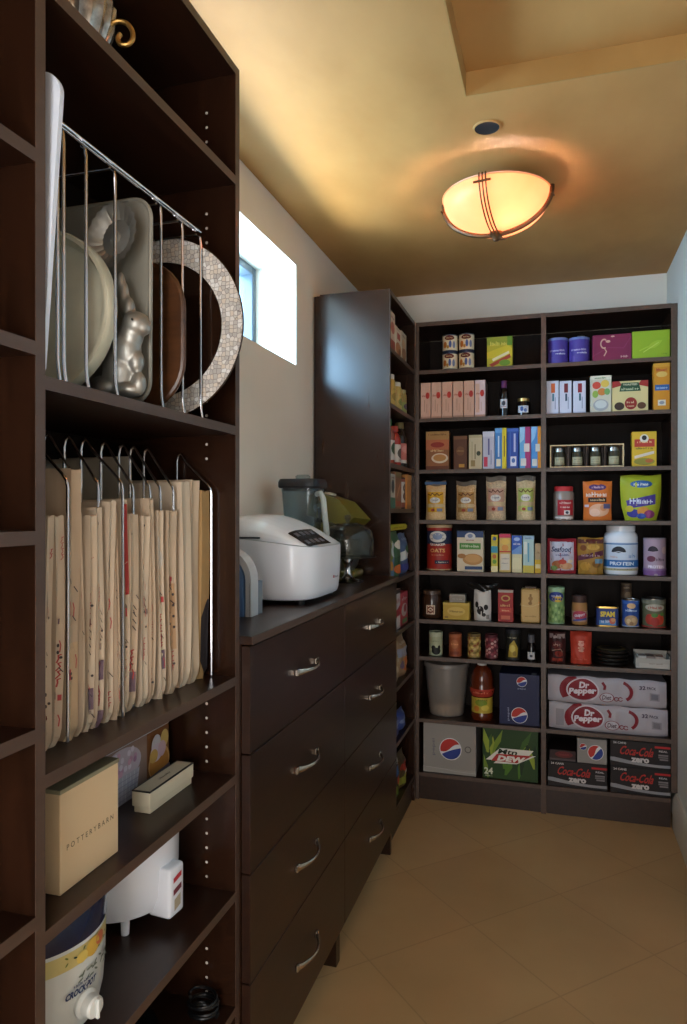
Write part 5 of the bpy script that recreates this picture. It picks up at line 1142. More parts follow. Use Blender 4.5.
ch = tag(MB().lathe([(0, -.006), (.12, -.006), (.14, -.003), (Rc, .004), (Rc + .001, .007), (Rc - .001, .009), (.133, .0045), (.131, .002), (.122, .0), (0, .0)], PEARL, 72, xf=xf,
    mats=[LACQ, LACQ, LACQ, LACQ, LACQ, PEARL, LACQ, LACQ, LACQ]).build('charger', None, (-.7535, 1.252, ZP + Rc + .0014)), 'large round charger with pearl mosaic rim and dark brown centre', 'charger')
# things on the top shelf: footed bowl with scroll handle
bx, by, bz = -.757, .985, TZ[0] + GAP
SILV = mottled('silvered glass', '7c746c', 'c8c0b4', 60, .15, metal=.7)
o = thing('footed_bowl', 'silvery footed bowl with gold scroll handles on the top tower shelf', 'bowl', (bx, by, bz))
GOLD = principled('old gold metal', 'b08a4c', .3, .9)
MB().lathe([(0, .03), (.03, .028), (.05, .05), (.062, .085), (.066, .12), (.064, .12), (.06, .086), (.048, .054), (.0, .036)], SILV, 40, flute=.03).build('bowl_body', o)
MB().lathe([(0, 0), (.04, 0), (.042, .004), (.02, .012), (.012, .02), (.014, .03), (0, .03)], GOLD, 30).build('foot', o)
for s in (1, -1):
    pts = []
    ux, uy = .93, .36
    def q(r, z): return (s * ux * r, s * uy * r, z)
    pts = [q(.012, .020), q(.030, .040), q(.044, .068), q(.056, .088), q(.070, .097), q(.085, .095), q(.094, .084), q(.095, .070), q(.087, .060), q(.076, .060), q(.071, .069), q(.076, .077)]
    cv = []
    for i in range(len(pts) - 1):
        p0, p1, p2, p3 = [Vector(pts[max(0, min(len(pts) - 1, i + k))]) for k in (-1, 0, 1, 2)]
        for k in range(4):
            t = k / 4; cv.append(.5 * ((2 * p1) + (p2 - p0) * t + (2 * p0 - 5 * p1 + 4 * p2 - p3) * t * t + (3 * p1 - p0 - 3 * p2 + p3) * t ** 3))
    cv.append(Vector(pts[-1]))
    MB().tube(cv, .0042, GOLD, 10).build('handle', o)

# ---------------------------------------------------------------- tower: paper bags in a wire rack
BX, BZ0 = -.700, TZ[2] + GAP
wr = thing('bag_rack', 'chrome wire rack of arched dividers holding folded paper bags upright', 'rack', (-.80, 1.1, BZ0))
wire_y = []
for px in (67.6, 87.4, 106.9, 122.6, 141, 157.8, 168, 180.8, 211.5):
    BW = BX + (.0 if px in (67.6, 122.6, 211.5) else -.016); yy = min(y_at(px, BX + .003), 1.360); wire_y.append(yy)
    pts = [(BW + .003, yy, BZ0 + .003), (BW + .003, yy, 1.435), (BW + .001, yy, 1.446), (BW - .006, yy, 1.455), (BX - .058, yy, 1.505), (BX - .066, yy, 1.517), (BX - .070, yy, 1.522), (BX - .076, yy, 1.518), (BX - .079, yy, 1.506), (BX - .079, yy, BZ0 + .012), (BX - .083, yy, BZ0 + .004), (BX - .262, yy, BZ0 + .0028)]
    b = MB(); b.tube(pts, .0023, CHROME, 10)
    rel(b.build('divider', None), wr)
b = MB(); b.tube([(BX - .264, wire_y[0] - .01, BZ0 + .0028), (BX - .264, wire_y[-1], BZ0 + .0028)], .0023, CHROME, 8); rel(b.build('base_rail', None), wr)

RED, INK, PLUM = 'a83a3a', '3c3434', '6c5660'
def paper_bag(px0, px1, ytop, ybot, label, mat=KRAFT, marks=(), depth_=.25, xf=BX - .002, seed=0, notch=.010, shrink=.001, group='folded paper bags in the wire rack', xoff=0.0):
    rnd = random.Random(seed)
    y0, y1 = y_at(px0, xf) + shrink, y_at(px1, xf) - shrink
    for wy in wire_y:
        if y0 - .003 < wy < y1 + .003:
            if wy - y0 > y1 - wy: y1 = wy - .0032
            else: y0 = wy + .0032
    yc, th = (y0 + y1) / 2, y1 - y0
    h = z_at(ytop, xf, yc) - BZ0
    ph = [rnd.uniform(0, 6.28) for _ in range(5)]
    def wob(t): return .0016 * sin(5 * t + ph[0]) + .0010 * sin(13 * t + ph[1])
    def thick(t): return th * (.86 + .14 * min(1, t / .3)) * (1 - .05 * sin(6 * t + ph[2]) ** 2) * (1 if t > .04 else .9)
    def front(s, t):      # s -1..1 across the edge
        cre = notch * (1 - abs(s)) * (.6 + .4 * sin(4 * t + ph[3])) 
        return -cre + .003 * sin(4 * t + ph[4]) - (.010 * (1 - t / .05) if t < .05 else 0) * abs(s)
    nv = 26; b = MB(); ss = [-1, -.75, -.5, -.25, 0, .25, .5, .75, 1]
    tz = lambda s, t: t * h * (1 + (.004 * sin(3 * s + ph[1]) if t > .96 else 0))
    def pf(u, t):
        s = 2 * u - 1; return (front(s, t), s * thick(t) / 2 + wob(t) * .0, tz(s, t))
    b.sheet(pf, 8, nv, mat)
    for sd in (1, -1):
        b.sheet(lambda u, t: (front(sd, t) * (1 - u) - depth_ * u, sd * thick(t) / 2 * (1 - .08 * sin(pi * u)), tz(sd, t)), 5, nv, mat)
    b.sheet(lambda u, t: (-depth_, (1 - 2 * u) * thick(t) / 2, tz(0, t)), 2, nv, mat)
    b.sheet(lambda u, t: (front(2 * t - 1, 1) * (1 - u) - depth_ * u, (2 * t - 1) * thick(1) / 2, tz(2 * t - 1, 1) - .012 * (1 - abs(2 * t - 1))), 4, 6, mat)
    def mp(u, v, o):
        t = min(1, max(0, v / h)); s = max(-1, min(1, u / (thick(t) / 2))); return (front(s, t) + o, u, tz(s, t))
    marks = list(marks); rm = random.Random(seed * 7 + 1)
    for k in range(9 if marks and group else 0):
        v0 = rm.uniform(.08, .62); u0 = rm.uniform(-.3, .3)
        marks.append(rm.choice((('ell', u0, v0, .10, .006, INK), ('line', [(u0 - .12, v0), (u0 + .12, v0 - .02)], .07, INK), ('line', [(u0, v0), (u0 + .05, v0 + .03), (u0 - .04, v0 + .05)], .07, RED), ('rect', u0 - .12, v0, u0 + .1, v0 + rm.uniform(.01, .04), rm.choice((RED, PLUM, '8c7c70'))))))
    decorate(b, marks, th * .9, h, mp, L=.012, off0=.0005, step=.0002)
    return tag(b.build('paper_bag', None, (xf + xoff, yc, BZ0), recalc=True, smooth=25), label, 'paper bag', group)
def redscript(cx, cy, n=5, l=.05, wd=.10):
    rnd = random.Random(int(cx * 100 + cy * 1000)); out = []
    for k in range(n):
        y_ = cy + (k - n / 2) * l * .5
        out.append(('line', [(cx - .12 + rnd.uniform(-.05, .05), y_), (cx + rnd.uniform(-.04, .1), y_ + l * .25), (cx - .04, y_ + l * .45), (cx + .14, y_ + l * .5)], wd, RED))
    return out
dots = lambda cx, cy, n=3, st=.05: [('ell', cx, cy - k * st, .08, .008, INK) for k in range(n)]
slash = lambda cx, cy, n=4: [('line', [(cx - .14, cy - k * .035 + .02), (cx + .14, cy - k * .035 - .005)], .07, INK) for k in range(n)]
curve_ = lambda cx, cy, s=1: [('line', [(cx, cy + .06), (cx + .10 * s, cy + .02), (cx + .10 * s, cy - .03), (cx, cy - .07)], .06, '5c5048')]
paper_bag(46, 53.6, 516, 752, 'folded paper bag with dark curved stroke, at the near end of the wire rack', KRAFT2, curve_(-.1, .62) + dots(.1, .24, 3, .05) + redscript(.2, .84, 2, .04), seed=1)
paper_bag(54.2, 66.6, 516, 755, 'folded paper bag with red print down its lower edge, second from the near end', KRAFT2, curve_(-.3, .6) + redscript(.22, .33, 4, .07) + redscript(-.1, .16, 5, .05) + redscript(.25, .86, 4, .05, .06) + dots(.1, .44, 2, .03), seed=2)
paper_bag(68.6, 80.2, 469, 742, 'tall plain paper bag rising above the others, third from the near end', KRAFT, [('rect', -.5, .0, .5, .36, 'c0a482')], seed=3)
paper_bag(80.6, 86.6, 513, 740, 'folded paper bag with a small dark dot near its top and faint script', KRAFT2, [('ell', 0, .92, .12, .008, INK), ('scrib', 0, .1, .3, .02, '5c5450', 3), ('line', [(0, .05), (.0, .2)], .2, '8c7c6c')], seed=4)
paper_bag(88.4, 96.0, 516, 738, 'folded paper bag with black slanting strokes and red marks, fifth in the rack', KRAFT2, redscript(.0, .56, 3, .05) + slash(.05, .50, 5) + [('rect', -.4, .1, .4, .2, PLUM), ('line', [(-.1, .8), (.2, .81)], .05, RED)], seed=5)
paper_bag(96.4, 106.0, 508, 733, 'folded paper bag with red print and plum squares near its foot', KRAFT2, redscript(-.2, .6, 4, .04) + slash(.1, .52, 4) + [('rect', -.3, .22, .4, .31, PLUM), ('rect', -.1, .0, .45, .08, PLUM), ('ell', -.1, .93, .1, .008, INK)], seed=6)
paper_bag(108.4, 115.2, 501, 723, 'folded paper bag with a dark half ring high on its edge', KRAFT2, [('ell', -.15, .70, .2, .06, '4c4444'), ('ell', -.26, .70, .18, .055, 'c8b498')] + dots(0, .44, 4, .045) + redscript(.1, .1, 3, .05), seed=7)
paper_bag(115.6, 121.6, 511, 719, 'folded paper bag with a long run of red lettering', KRAFT, redscript(.0, .42, 8, .06) + redscript(.1, .86, 4, .05, .07) + slash(.1, .62, 2), seed=8)
paper_bag(123.6, 128.6, 499, 714, 'folded bag with a solid red strip along its upper edge', KRAFT2, [('rect', -.5, .56, .5, .98, 'a02c24'), ('line', [(-.4, .7), (.4, .71)], .1, 'd0a890'), ('ell', .1, .5, .2, .02, INK)] + redscript(0, .2, 3, .08), seed=9)
paper_bag(129.0, 140.2, 514, 708, 'wide folded paper bag with a dark dot and slanting strokes', KRAFT, [('ell', -.3, .9, .06, .007, INK)] + slash(.2, .52, 4) + redscript(.1, .26, 3, .07) + [('rect', .0, .10, .4, .2, PLUM)], seed=10)
paper_bag(142.4, 149.6, 516, 705, 'folded paper bag with red print at mid height, after the wide bag', KRAFT2, [('ell', 0, .95, .12, .007, INK)] + redscript(0, .30, 4, .06) + slash(0, .56, 3), seed=11)
paper_bag(150.0, 157.0, 499, 702, 'taller folded paper bag with faint red print, before the torn bag', KRAFT, redscript(.1, .36, 3, .05) + [('line', [(-.2, .1), (.2, .12)], .1, PLUM)], seed=12)
paper_bag(159.4, 166.8, 511, 699, 'folded paper bag with red seal and pale torn patches', KRAFT2, [('poly', [(-.4, .42), (.1, .54), (.4, .46), (.3, .24), (-.3, .22)], 'ccbca0')] + redscript(.05, .36, 6, .06, .16) + [('rect', -.2, .16, .34, .26, PLUM), ('ell', .0, .82, .2, .05, 'c4bcb0'), ('ell', .1, .74, .3, .05, 'bdb4a8')], seed=13)
paper_bag(169.4, 179.6, 511, 695, 'folded paper bag with rows of dark dots on a tan strip', KRAFT, [('rect', -.2, .24, .4, .6, 'b08c68')] + dots(.0, .56, 4, .06) + dots(.26, .54, 4, .06) + redscript(.0, .18, 4, .05, .07), seed=14)
paper_bag(182.2, 190.8, 482, 691, 'tall plain paper bag near the far end of the rack', KRAFT2, seed=15)
paper_bag(191.2, 199.6, 480, 688, 'tall plain paper bag standing against the brown envelope', KRAFT, seed=16)
paper_bag(200.4, 209.8, 491, 684, 'flat brown envelope with a dark lower end, last in the rack', mottled('brown envelope', 'a07c4c', 'b08c5a', 12, .7), [('poly', [(-.48, .10), (-.48, .33), (.3, .42), (.5, .42), (.5, .0), (.34, .0)], '262022')], seed=17, notch=.001, group=None)
for k, (px, yt, lb, mt) in enumerate(((107.3, 463, 'newsprint coloured bag with faint print showing above the shorter paper bags', principled('newsprint', '9a9a90', .8)), (141.4, 458, 'grey recycled paper sheet standing tall behind the red striped bag', KRAFTG), (168.4, 456, 'grey recycled paper sheet standing tall near the middle of the rack', KRAFTG))):
    xq = BX - .060; yy = y_at(px, BX) + (.0035 if k != 0 else .0042)
    hh = z_at(yt, xq, yy) - BZ0
    hh = min(hh, .500)
    mk_ = [('scrib', .1 * j - .2, .93 - .03 * (j % 3), .18, .012, '6c6c66', 5) for j in range(4)] + [('line', [(-.1, .88), (.2, .9)], .006, '74746c'), ('line', [(.0, .95), (.14, .85)], .008, '80807a')] if k == 0 else []
    b = MB(); b.box(-.165, 0, -.0011, .0011, 0, hh, mt, .0006)
    decorate(b, [(s_[0],) + s_[1:] for s_ in mk_], .165, hh, lambda u, v, o: (u - .0825, -.0011 - o, v))
    tag(b.build('paper_sheet', None, (xq - .022, yy, BZ0), 0), lb, 'paper bag')

# ---------------------------------------------------------------- tower: boxes
Z5 = TZ[3] + GAP
CREAM = principled('cream card', 'd8bc94', .5)
b = MB(); y0, y1, x1, hb, db = .8635, 1.0055, -.6865, .1515, .036
b.box(-db, 0, 0, y1 - y0, 0, hb, CREAM, .001)
b.box(-db - .0012, .0012, -.0012, y1 - y0 + .0012, hb * .965, hb + .0012, principled('olive card lid', '8c8468', .5), .0006)
decorate(b, [('text', 'P O T T E R Y B A R N', 0, .42, .80, .055, '4a3c2c', {'bold': .0})], y1 - y0, hb, lambda u, v, o: (o, u + (y1 - y0) / 2, v))
tag(b.build('gift_box', None, (x1, y0, Z5), recalc=False, smooth=30), 'cream shop box standing on edge with spaced lettering on its side', 'box')
# picture box behind, printed with cup cakes
y0, y1, x1 = 1.075, 1.335, -.789; hb = .1155; W_ = y1 - y0
b = MB(); b.box(-.10, 0, 0, W_, 0, hb, P('a8a4ac'), .001)
b.box(-.1012, .0012, -.001, W_ + .001, hb * .94, hb + .0012, P('c4c4c8'), .0006)
rnd = random.Random(4); pic = [('rect', -.5, .0, .5, .94, '8c7468'), ('rect', .18, .1, .5, .94, '7a4c28'), ('ell', -.16, .62, .26, .30, 'b8acb8'), ('poly', [(-.40, .0), (-.38, .46), (.08, .46), (.04, .0)], 'a8a6b2')]
pic += [('line', [(-.39 + .05 * k, .44), (-.38 + .045 * k, .02)], .006, 'c4c4cc') for k in range(10)] + [('line', [(-.39, .06 + .08 * k), (.06, .06 + .08 * k)], .005, '8c8c9c') for k in range(5)]
pic += [('ell', -.16 + rnd.uniform(-.17, .17), .66 + rnd.uniform(-.16, .2), .022, .05, rnd.choice(('c89cb0', 'a07898', 'd0c8d4', 'b890a8'))) for _ in range(34)]
pic += [('ell', .34, .34, .155, .30, 'c89860'), ('ell', .34, .32, .14, .24, 'b07838'), ('ell', .30, .66, .07, .2, 'c4c0c4'), ('ell', .30, .54, .09, .16, 'c8b8c4'), ('ell', .42, .72, .06, .16, 'd0b068'), ('ell', .38, .56, .06, .14, 'c8a8b4'), ('ell', .26, .5, .06, .12, 'c8a058'), ('poly', [(.1, .0), (.16, .16), (.5, .22), (.5, .0)], '5c5468')]
decorate(b, pic, W_, hb, lambda u, v, o: (o + .0002, u + W_ / 2, v * .99))
tag(b.build('picture_box', None, (x1, y0, Z5), recalc=False, smooth=30), 'low box printed with pale cup cakes, standing behind the narrow lidded box', 'box')
# narrow lidded box with black edging
y0, y1, x1 = 1.142, 1.304, -.7125; db = .038
o = thing('lidded_box', 'narrow cream lidded box with black edging, lying before the cup cake box', 'box', (x1 - db / 2, (y0 + y1) / 2, Z5))
IVORY = principled('ivory card', 'cfc6ac', .5)
MB().box(-db / 2 + .002, db / 2 - .002, -(y1 - y0) / 2 + .004, (y1 - y0) / 2 - .004, 0, .020, IVORY, .0008).build('box_body', o)
b = MB(); q0 = (y1 - y0) / 2
b.box(-db / 2, db / 2, -q0, q0, .0125, .0415, IVORY, .0008)
for e in ((-db / 2, -db / 2 + .0022, -q0, q0), (db / 2 - .0022, db / 2, -q0, q0), (-db / 2 + .0022, db / 2 - .0022, -q0, -q0 + .0022), (-db / 2 + .0022, db / 2 - .0022, q0 - .0022, q0)):
    b.box(e[0] - (.0003 if e[0] < -db / 2 + .001 else 0), e[1] + (.0003 if e[1] > db / 2 - .001 else 0), e[2] - .0002, e[3] + .0002, .0392, .0419, BLACK)
decorate(b, [('scrib', 0, .5, .26, .20, '5c5444', 12)], y1 - y0, db, lambda u, v, o_: (-(v - db / 2), u, .0415 + o_))
b.build('lid', o, recalc=False)

# ---------------------------------------------------------------- tower: slow cooker and deep cooker
Z6 = TZ[4] + GAP
o = thing('slow_cooker', 'white round slow cooker with dark blue pot and a floral band, lower tower shelf', 'slow cooker', (-.800, .932, Z6), -.22)
Rk = .1155; hk = .154
IV = principled('ivory enamel', 'd0d2cc', .3)
b = MB(); prof = [(0, .006), (Rk * .80, .006), (Rk * .90, .016), (Rk * .97, .05), (Rk, .10), (Rk, hk - .004), (Rk * .985, hk), (Rk * .9, hk), (0, hk - .002)]
b.lathe(prof, IV, 64)
rnd = random.Random(11); band = [('rect', -1.55, .80, 1.55, .965, 'c8b878')]
for k in range(46):
    u = rnd.uniform(-.95, .95); v = rnd.uniform(.74, .95); a = rnd.uniform(-1, 1)
    band.append(('ell', u, v, .014, .009, rnd.choice(('2c3c2c', '4c5c34', '38482c', '6c7434')), a))
for u, v, r_, c_ in ((.12, .88, .07, 'd0a848'), (.20, .90, .05, 'c86c48'), (.02, .86, .045, 'd8bc60'), (-.6, .88, .06, 'd0a848'), (-.7, .87, .04, 'c86c48'), (.8, .88, .06, 'd0a848')): band.append(('ell', u, v, r_, r_ * 1.25, c_))
for k in range(20):
    band.append(('ell', .16 + rnd.uniform(-.16, .16), .66 + rnd.uniform(-.06, .08), .022, .010, '6c7464', rnd.uniform(-1, 1)))
band += [('scrib', .02, .615, .14, .03, '28385c', 9), ('text', 'CROCK·POT', .02, .55, .25, .07, '24345c', {'bold': .05, 'slant': .2}), ('scrib', -.22, .30, .05, .02, '2c3c5c', 3), ('scrib', .40, .46, .05, .02, '2c3c5c', 3), ('scrib', .12, .36, .06, .015, '8c8c88', 3)]
def mpk(u, v, o_):
    r_ = rad_at(prof, v) + o_; a = u / Rk; return (r_ * cos(a), r_ * sin(a), v)
decorate(b, band, 2 * Rk, hk, mpk, L=.012, off0=.0005)
b.build('housing', o, recalc=False)
MB().lathe([(Rk * .88, hk + .0006), (Rk * 1.012, hk + .0006), (Rk * 1.02, hk + .004), (Rk * 1.02, hk + .040), (Rk * 1.0, hk + .046), (Rk * .93, hk + .046), (Rk * .88, hk + .01), (0, hk - .001)], principled('dark blue stoneware', '14203c', .15), 64).build('crock', o)
xfk = Matrix.Translation((Rk * .99, .013, hk * .37)) @ Matrix.Rotation(pi / 2, 4, 'Y')
b = MB(); b.lathe([(0, 0), (.021, .0), (.021, .004), (.0165, .008), (.0155, .021), (.013, .024), (0, .024)], IV, 28, xf=xfk); b.box(Rk + .022, Rk + .029, .010, .016, hk * .37 - .015, hk * .37 + .015, IV, .002); b.build('knob', o)
for k in range(3):
    a = 2 * pi * k / 3 + .5; MB().lathe([(0, 0), (.011, 0), (.012, .007), (0, .008)], BLACK, 16, c=(Rk * .68 * cos(a), Rk * .68 * sin(a), 0)).build('foot', o)

o = thing('deep_fryer', 'white round deep fryer with a side control box on short feet', 'fryer', (-.840, 1.235, Z6))
Rf = .1155
MB().lathe([(0, .022), (Rf * .70, .024), (Rf * .88, .034), (Rf * .97, .06), (Rf, .10), (Rf * 1.01, .168), (Rf * 1.04, .180), (Rf * 1.02, .182), (Rf * .97, .172), (Rf * .9, .06), (0, .05)], WHITEP, 64).build('housing', o)
ax, ay = cos(radians(14)), sin(radians(14))
Mx = Matrix.Rotation(radians(-5), 4, 'Z')
b = MB(); b.box(Rf - .03, Rf + .022, -.024, .024, .022, .118, WHITEP, .007, 3, xf=Mx)
cx_ = Rf + .0222
for (z_, hh_, ww_, c_) in ((.096, .010, .013, 'b02c34'), (.073, .011, .013, '6c2c38'), (.048, .022, .010, 'a89c84')):
    q4 = [Mx @ Vector(p) for p in ((cx_ + .0004, -ww_, z_ - hh_ / 2 - .003), (cx_ + .0004, ww_, z_ - hh_ / 2 + .003), (cx_ + .0004, ww_, z_ + hh_ / 2 + .003), (cx_ + .0004, -ww_, z_ + hh_ / 2 - .003))]
    b.add(q4, [(0, 1, 2, 3)], P(c_))
b.build('control_box', o, recalc=False)
for k in range(4):
    a = pi / 2 * k - .855; MB().lathe([(0, 0), (.008, 0), (.009, .03), (0, .032)], WHITEP, 16, c=(Rf * .72 * cos(a), Rf * .72 * sin(a), 0)).build('foot', o)
# lowest shelf: dark pan and a coiled cord
Z7 = TZ[5] + GAP
o = thing('roasting_pan', 'black roasting pan in the dark at the bottom of the tower', 'pan', (-.815, 1.06, Z7))
b = MB(); BLK = principled('black enamel', '0c0c0d', .3)
b.lathe([(0, .002), (.10, 0), (.118, .012), (.130, .07), (.138, .074), (.138, .078), (.126, .075), (.113, .016), (0, .012)], BLK, 48, sy=1.25); b.build('pan_body', o)
for s in (-1, 1): MB().tube([(-.03, s * .165, .064), (-.03, s * .185, .078), (0, s * .192, .082), (.03, s * .185, .078), (.03, s * .165, .064)], .004, CHROME, 8).build('handle', o)
b = MB(); pts = []
for k in range(70):
    a = k * .42; rr_ = .030 + .002 * sin(k * .7); pts.append((rr_ * cos(a), rr_ * .8 * sin(a), .005 + .0013 * k * .45 + .003 * sin(a * .5)))
b.tube(pts, .0032, BLK, 8)
tag(b.build('power_cord', None, (-.700, 1.322, Z7)), 'coiled black power cord on the lowest visible tower shelf', 'cord')

# ---------------------------------------------------------------- worktop: appliances
ZW = ZCT + GAP
# white bread maker
o = thing('bread_maker', 'white rounded bread maker with a dark control panel on the worktop', 'bread maker', (-.815, 2.045, ZW))
A_, B_ = .160, .188                     # half depth (x), half width (y)
def sup(a, n=4.4):
    c_, s_ = cos(a), sin(a); return (abs(c_) ** (2 / n) * (1 if c_ > 0 else -1), abs(s_) ** (2 / n) * (1 if s_ > 0 else -1))
def ring_at(t): return t
bodyp = [(.90, .012), (.94, .016), (.965, .03), (.985, .07), (1.0, .12), (1.0, .176), (.995, .184)]
def seamz(x): return .192 - .030 * ((x / A_ + 1) / 2) ** 1.6          # the body lowers towards the front
b = MB(); nu = 72
def bf_(u, v):
    k = v * (len(bodyp) - 1); i = min(int(k), len(bodyp) - 2); f = k - i
    s_ = bodyp[i][0] * (1 - f) + bodyp[i + 1][0] * f; z_ = bodyp[i][1] * (1 - f) + bodyp[i + 1][1] * f
    cx_, cy_ = sup(2 * pi * u); x = cx_ * s_ * A_; y = cy_ * s_ * B_
    return (x, y, .012 + (z_ - .012) / (.184 - .012) * (seamz(x) - .012))
b.sheet(bf_, nu, 24, WHITEP, wrap=True)
b.add([tuple(bf_(i / nu, 0)) for i in range(nu)], [tuple(range(nu - 1, -1, -1))], WHITEP)
b.add([tuple(bf_(i / nu, 1)) for i in range(nu)], [tuple(range(nu))], WHITEP)
decorate(b, [('rect', -.055, .0, .005, .55, 'a82c3c'), ('scrib', .12, .25, .16, .5, '5c5c68', 4)], .20, .015, lambda u, v, o_: (A_ * 1.003 + o_, u + .035, v + .062), off0=.0012)
b.build('housing', o, recalc=False)
b = MB()
def lf(u, v):
    cx_, cy_ = sup(2 * pi * u, 4.0); s_ = (1.0, .995, .97, .90, .78, .60, .38, .16, .0)
    hz = (.0, .012, .026, .041, .054, .062, .067, .069, .070)
    k = v * 8; i = min(int(k), 7); f = k - i
    ss = s_[i] * (1 - f) + s_[i + 1] * f; hh_ = hz[i] * (1 - f) + hz[i + 1] * f
    x = cx_ * ss * A_ * .99; y = cy_ * ss * B_ * .99
    q = max(.0, 1 - max(0, (x / A_ + .15)) ** 1.5 * .86)
    return (x, y, seamz(x) + .0016 + hh_ * q)
b.sheet(lf, nu, 24, WHITEP, wrap=True)
b.build('lid', o, recalc=False)
# control panel on the front slope, lid slot, feet
b = MB(); PAN = principled('dark display panel', '24242a', .25)
def ray_top(x, y):
    # height of the lid above (x, y), found on the scaled outline
    lo, hi = 0.0, 1.0
    def ext(v):
        s_ = (1.0, .995, .97, .90, .78, .60, .38, .16, .0); k = v * 8; i = min(int(k), 7); f = k - i
        return s_[i] * (1 - f) + s_[i + 1] * f
    r_ = ((abs(x) / (A_ * .99)) ** 4.0 + (abs(y) / (B_ * .99)) ** 4.0) ** (1 / 4.0)
    for _ in range(30):
        m_ = (lo + hi) / 2
        if ext(m_) > r_: lo = m_
        else: hi = m_
    hz = (.0, .012, .026, .041, .054, .062, .067, .069, .070); k = lo * 8; i = min(int(k), 7); f = k - i
    hh_ = hz[i] * (1 - f) + hz[i + 1] * f
    return seamz(x) + .0016 + hh_ * max(.0, 1 - max(0, (x / A_ + .15)) ** 1.5 * .86)
b.sheet(lambda u, v: (A_ * (.50 + .42 * v), -.150 + .20 * u, ray_top(A_ * (.50 + .42 * v), -.150 + .20 * u) + .0012), 16, 10, PAN)
for i in range(4):
    for j in range(2):
        uu, vv = -.13 + .042 * i, .56 + .2 * j
        b.sheet(lambda u, v: (A_ * (vv + .09 * v), uu + .026 * u, ray_top(A_ * (vv + .09 * v), uu + .026 * u) + .0019), 3, 3, P('5c5c64'))
b.build('control_panel', o, recalc=False)
b = MB(); b.box(-.085, .010, -B_ * 1.0 - .0006, -B_ * 1.0 + .004, .188, .193, principled('dark slot', '3c4450', .5)); b.build('lid_slot', o)
b = MB(); b.tube([(-.10, -B_ - .002, .003), (-.10, -B_ - .002, .034), (-.085, -B_ - .002, .040), (-.055, -B_ - .002, .038), (-.045, -B_ - .002, .024), (-.042, -B_ - .002, .012)], .0016, P('9cb4d0'), 6)
for sx_ in (-1, 1):
    for sy_ in (-1, 1): MB().lathe([(0, 0), (.012, 0), (.013, .0122), (0, .0125)], BLACK, 14, c=(sx_ * A_ * .7, sy_ * B_ * .7, 0)).build('foot', o)

# blender jug with black lid
o = thing('blender', 'countertop blender with clear square jug, black lid and pale handle, behind the bread maker', 'blender', (-.855, 2.352, ZW))
def sq(prof, mat, n=40, p=4.0):
    b = MB()
    for k in range(len(prof) - 1): pass
    def f(u, v):
        q = v * (len(prof) - 1); i = min(int(q), len(prof) - 2); t = q - i
        r_ = prof[i][0] * (1 - t) + prof[i + 1][0] * t; z_ = prof[i][1] * (1 - t) + prof[i + 1][1] * t
        cx_, cy_ = sup(2 * pi * u, p); return (cx_ * r_, cy_ * r_, z_)
    b.sheet(f, n, len(prof) - 1, mat, wrap=True); return b
sq([(0, 0), (.078, 0), (.080, .01), (.078, .09), (.065, .125), (.06, .13), (0, .13)], principled('grey appliance', '8c8c90', .35)).build('base', o)
sq([(0, .132), (.050, .132), (.052, .14), (.066, .335), (.0675, .345), (.0655, .345), (.0635, .335), (.0495, .142), (0, .138)], clear_mat('clear jug plastic', 'dce6ea', .035, .05)).build('jug', o)
b = sq([(0, .336), (.060, .337), (.0625, .346), (.074, .347), (.077, .352), (.077, .368), (.072, .378), (0, .379)], principled('black rubber lid', '16161a', .45)); b.build('lid', o)
sq([(0, .379), (.024, .3795), (.026, .388), (.020, .394), (0, .394)], clear_mat('clear jug plastic', 'dce6ea', .035, .05), p=2.4).build('lid_plug', o)
b = MB()
hp = [(.062, -.035, .325), (.082, -.046, .328), (.093, -.052, .31), (.100, -.056, .25), (.108, -.060, .19), (.104, -.058, .172), (.078, -.044, .178), (.056, -.032, .19)]
b.tube(hp, [.009, .0095, .010, .010, .010, .010, .009, .008], principled('pale grey handle', 'a4aca8', .35), 10); b.build('handle', o)

# cake stand with glass dome
o = thing('cake_stand', 'glass cake stand with clear dome on a polished pedestal', 'cake stand', (-.752, 2.560, ZW))
GL2 = clear_mat('cake dome glass', 'c8c8c0', .03, .05)
MB().lathe([(0, 0), (.058, 0), (.060, .004), (.03, .012), (.017, .022), (.011, .04), (.013, .062), (.022, .082), (.030, .090), (0, .091)], CHROME, 40).build('pedestal', o)
MB().lathe([(0, .0915), (.095, .0915), (.112, .095), (.114, .099), (.108, .100), (0, .0975)], GL2, 48).build('plate', o)
MB().lathe([(.098, .1005), (.099, .102), (.098, .165), (.090, .194), (.070, .212), (.035, .222), (0, .224), (0, .220), (.034, .218), (.068, .208), (.087, .191), (.095, .164), (.096, .1005)], GL2, 48).build('dome', o)
MB().lathe([(0, .2245), (.008, .2245), (.007, .232), (.013, .24), (.012, .250), (0, .253)], GL2, 20).build('knob', o)

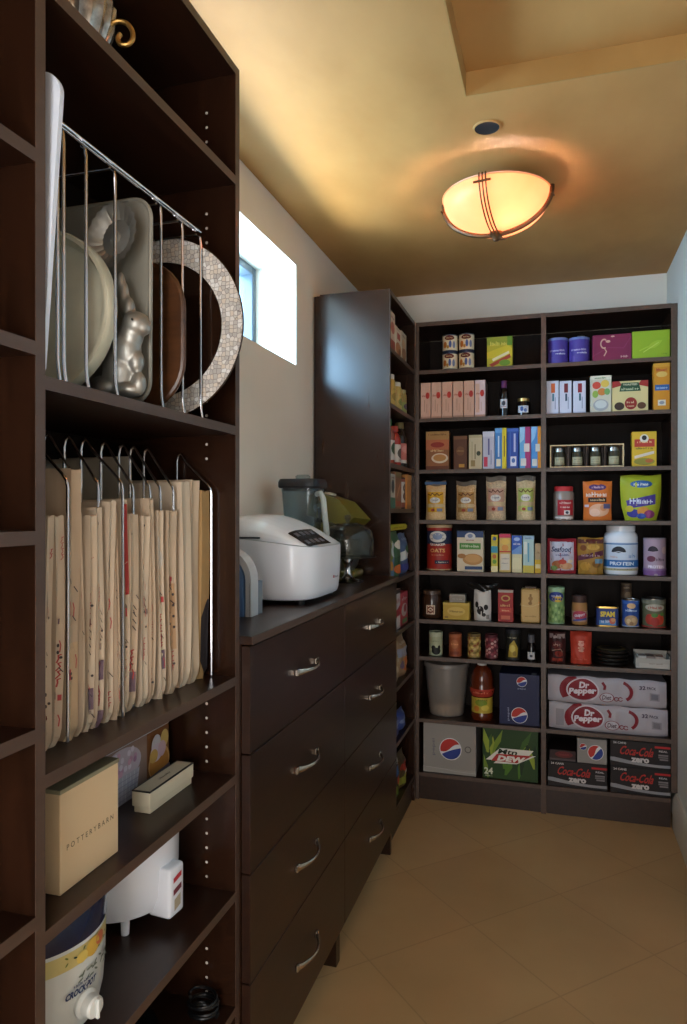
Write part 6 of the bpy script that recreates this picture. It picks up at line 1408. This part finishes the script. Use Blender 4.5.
# olive green stand mixer with angular head
o = thing('stand_mixer', 'olive green stand mixer with angular tilted head, in the corner by the tall panel', 'mixer', (-.862, 2.768, ZW))
OLV = principled('olive enamel', '6c6426', .28, .0, Coat_Weight=.4)
b = MB(); b.box(-.085, .10, -.066, .066, 0, .03, OLV, .012, 3); b.build('base', o)
b = MB(); b.box(-.080, -.02, -.055, .055, .0302, .22, OLV, .012, 3); b.build('column', o)
xm = Matrix.Translation((.012, -.012, .273)) @ Matrix.Rotation(radians(14), 4, 'Y') @ Matrix.Rotation(radians(-18), 4, 'Z')
b = MB(); pr = [(-.105, -.052), (-.115, .028), (-.082, .050), (.03, .044), (.125, -.008), (.09, -.052)]
b.prism(pr, -.062, .062, OLV, xf=xm); b.build('head', o, smooth=25)
b = MB(); b.lathe([(0, 0), (.015, 0), (.015, .012), (.010, .018), (0, .018)], CHROME, 20, xf=xm @ Matrix.Translation((-.055, -.062, -.012)) @ Matrix.Rotation(pi / 2, 4, 'X')); b.build('hub_knob', o)
b = MB(); b.lathe([(0, 0), (.026, 0), (.024, .008), (0, .010)], principled('pale cap', 'b8b4a0', .3), 24, xf=xm @ Matrix.Translation((-.055, .0, .0495)) @ Matrix.Rotation(radians(-2), 4, 'Y')); b.build('top_cap', o)
b = MB(); b.lathe([(0, .032), (.042, .032), (.055, .05), (.068, .10), (.072, .15), (.069, .15), (.065, .10), (.056, .053), (0, .038)], STEEL, 36, c=(.035, 0, 0)); b.build('mixing_bowl', o)

# blue and white arched appliance, mostly behind the tower
o = thing('ice_shaver', 'blue and white arched countertop appliance, half hidden behind the tower edge', 'appliance', (-.818, 1.690, ZW))
def arch(w_, h_, n=16):
    r_ = w_ / 2; return [(-r_, 0)] + [(r_, 0)] + [(r_ * cos(pi * k / n), h_ - r_ + r_ * sin(pi * k / n)) for k in range(n + 1)]
BLU = principled('blue plastic', '5c7ca4', .35); CLB = clear_mat('pale clear plastic', 'c8d4e0', .45, .1)
b = MB(); b.prism(arch(.128, .150), -.055, .030, BLU); b.build('housing', o)
b = MB(); b.prism(arch(.106, .120), -.068, -.0555, principled('deep blue plastic', '44648c', .3)); b.build('front_panel', o)
b = MB()
ao = arch(.166, .174)[1:]; ai = arch(.136, .157)[1:]
n = len(ao)
for k in range(n - 1):
    q = [ao[k], ao[k + 1], ai[k + 1], ai[k]]
    b.add([(x, -.050, z) for x, z in q] + [(x, -.005, z) for x, z in q], [(0, 1, 2, 3), (7, 6, 5, 4), (0, 4, 5, 1), (3, 2, 6, 7)], principled('white shell', 'c8ccd0', .3))
b.build('shell', o)
b = MB(); b.box(.0780, .0800, -.050, .03, 0, .085, CLB); b.box(.0645, .0780, .028, .030, 0, .085, CLB); b.build('side_cover', o)
